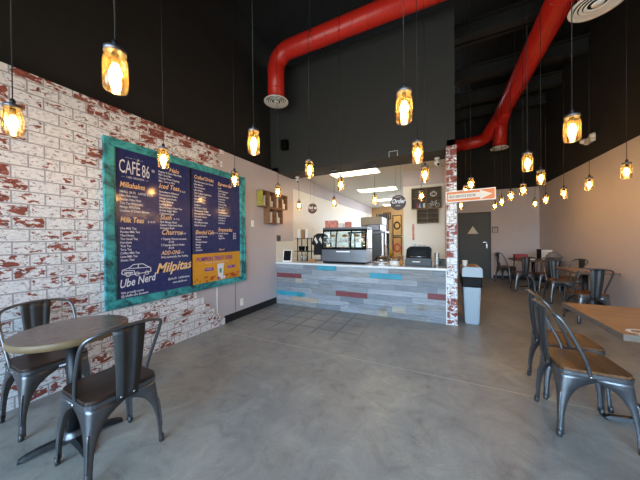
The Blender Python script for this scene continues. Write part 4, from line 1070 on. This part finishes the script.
# clutter on the far table
zt_ = .753
simple('menu_holder', MB().box(-.035,.035,-.05,.05,0,.27,bev=.006), M['black'], (2.26,7.95,zt_), 'tall black holder standing on the farthest table', 'holder')
lp = empty('laptop', (2.48, 8.2, zt_), 0, 'open pale laptop on the farthest table beside the black holder', 'laptop')
MB().box(-.16,.16,-.11,.11,0,.015,bev=.003).build('keyboard_base', M['paper'], lp)
tilt(MB().box(-.16,.16,.10,.112,.016,.24,bev=.003), -.2, (0,.1,0)).build('screen_lid', M['paper'], lp)
o = simple('red_tray', MB().box(-.15,.15,-.10,.10,0,.03,bev=.006).box(-.14,.14,-.09,.09,.03,.12,bev=.006), M['red'], (1.95,8.2,zt_), 'red box with dark lid on the left of the farthest table', 'box')
simple('paper_stack', MB().box(-.12,.12,-.07,.07,0,.03,bev=.003), M['paper'], (2.04,7.92,zt_), 'white paper stack in front of the red box on the far table', 'papers')
bg = MB(); bg.lathe([(.10,0),(.14,.04),(.135,.12),(.09,.19),(.03,.215)],n=20)
for v in bg.bm.verts: v.co.y *= .7; v.co.x *= 1.05+.12*math.sin(v.co.z*30)
o = simple('soft_bag', bg, M['grey_bag'], (2.53,7.93,zt_), 'rounded grey soft bag on the right of the farthest table', 'bag', smooth=True)
bk_ = empty('tote_box', (2.56, 7.50, 0), 0, 'pale grey plastic box on a stool beside the farthest table', 'box')
bpy.data.objects.remove(bk_)

# ------------------------------------------------------------------ light
def area(name, loc, rot, sx, sy, e, col=(1,1,1), portal=False):
    l = bpy.data.lights.new(name, 'AREA'); l.shape = 'RECTANGLE'; l.size = sx; l.size_y = sy; l.energy = e; l.color = col
    if portal: l.cycles.is_portal = True
    o = bpy.data.objects.new(name, l); C.objects.link(o); o.location = loc; o.rotation_euler = rot; return o
area('window_portal', (-.175, YF-.16, 1.6), (PI/2, 0, 0), 5.6, 3.0, 1, portal=True)
w = bpy.data.worlds.new('sky'); bpy.context.scene.world = w; w.use_nodes = True
nt = w.node_tree; bg = nt.nodes['Background']
tc = N(nt, 'ShaderNodeTexCoord'); sp = N(nt, 'ShaderNodeSeparateXYZ'); nt.links.new(tc.outputs['Generated'], sp.inputs[0])
rc = ramp(nt, sp.outputs['Z'], [(.0, lin((150,150,150))), (.02, lin((208,224,246))), (.5, lin((160,194,240)))])
nt.links.new(rc, bg.inputs['Color']); bg.inputs['Strength'].default_value = 13.0

# ------------------------------------------------------------------ camera
f_px, yaw, pit, rol, H = 246.27, math.radians(25.771), math.radians(-.382), math.radians(-.575), 1.349
fwd = Vector((-math.sin(yaw)*math.cos(pit), math.cos(yaw)*math.cos(pit), math.sin(pit)))
rt_ = Vector((math.cos(yaw), math.sin(yaw), 0)); up_ = rt_.cross(fwd)
r2 = rt_*math.cos(rol)+up_*math.sin(rol); u2 = -rt_*math.sin(rol)+up_*math.cos(rol)
cd_ = bpy.data.cameras.new('camera'); cam = bpy.data.objects.new('camera', cd_); C.objects.link(cam)
cd_.sensor_fit = 'HORIZONTAL'; cd_.sensor_width = 36; cd_.lens = 36*f_px/640; cd_.clip_start = .02
mw_ = Matrix((r2, u2, -fwd)).transposed().to_4x4(); mw_.translation = Vector((0, 0, H)); cam.matrix_world = mw_
s = bpy.context.scene; s.camera = cam
s.view_settings.view_transform = 'Standard'; s.view_settings.look = 'None'; s.view_settings.gamma = 1; s.view_settings.use_curve_mapping = False
s.view_settings.exposure = 0.78
s.cycles.use_denoising = True; s.cycles.max_bounces = 8; s.cycles.transparent_max_bounces = 16
s.cycles.sample_clamp_indirect = 6; s.cycles.caustics_reflective = False; s.cycles.caustics_refractive = False
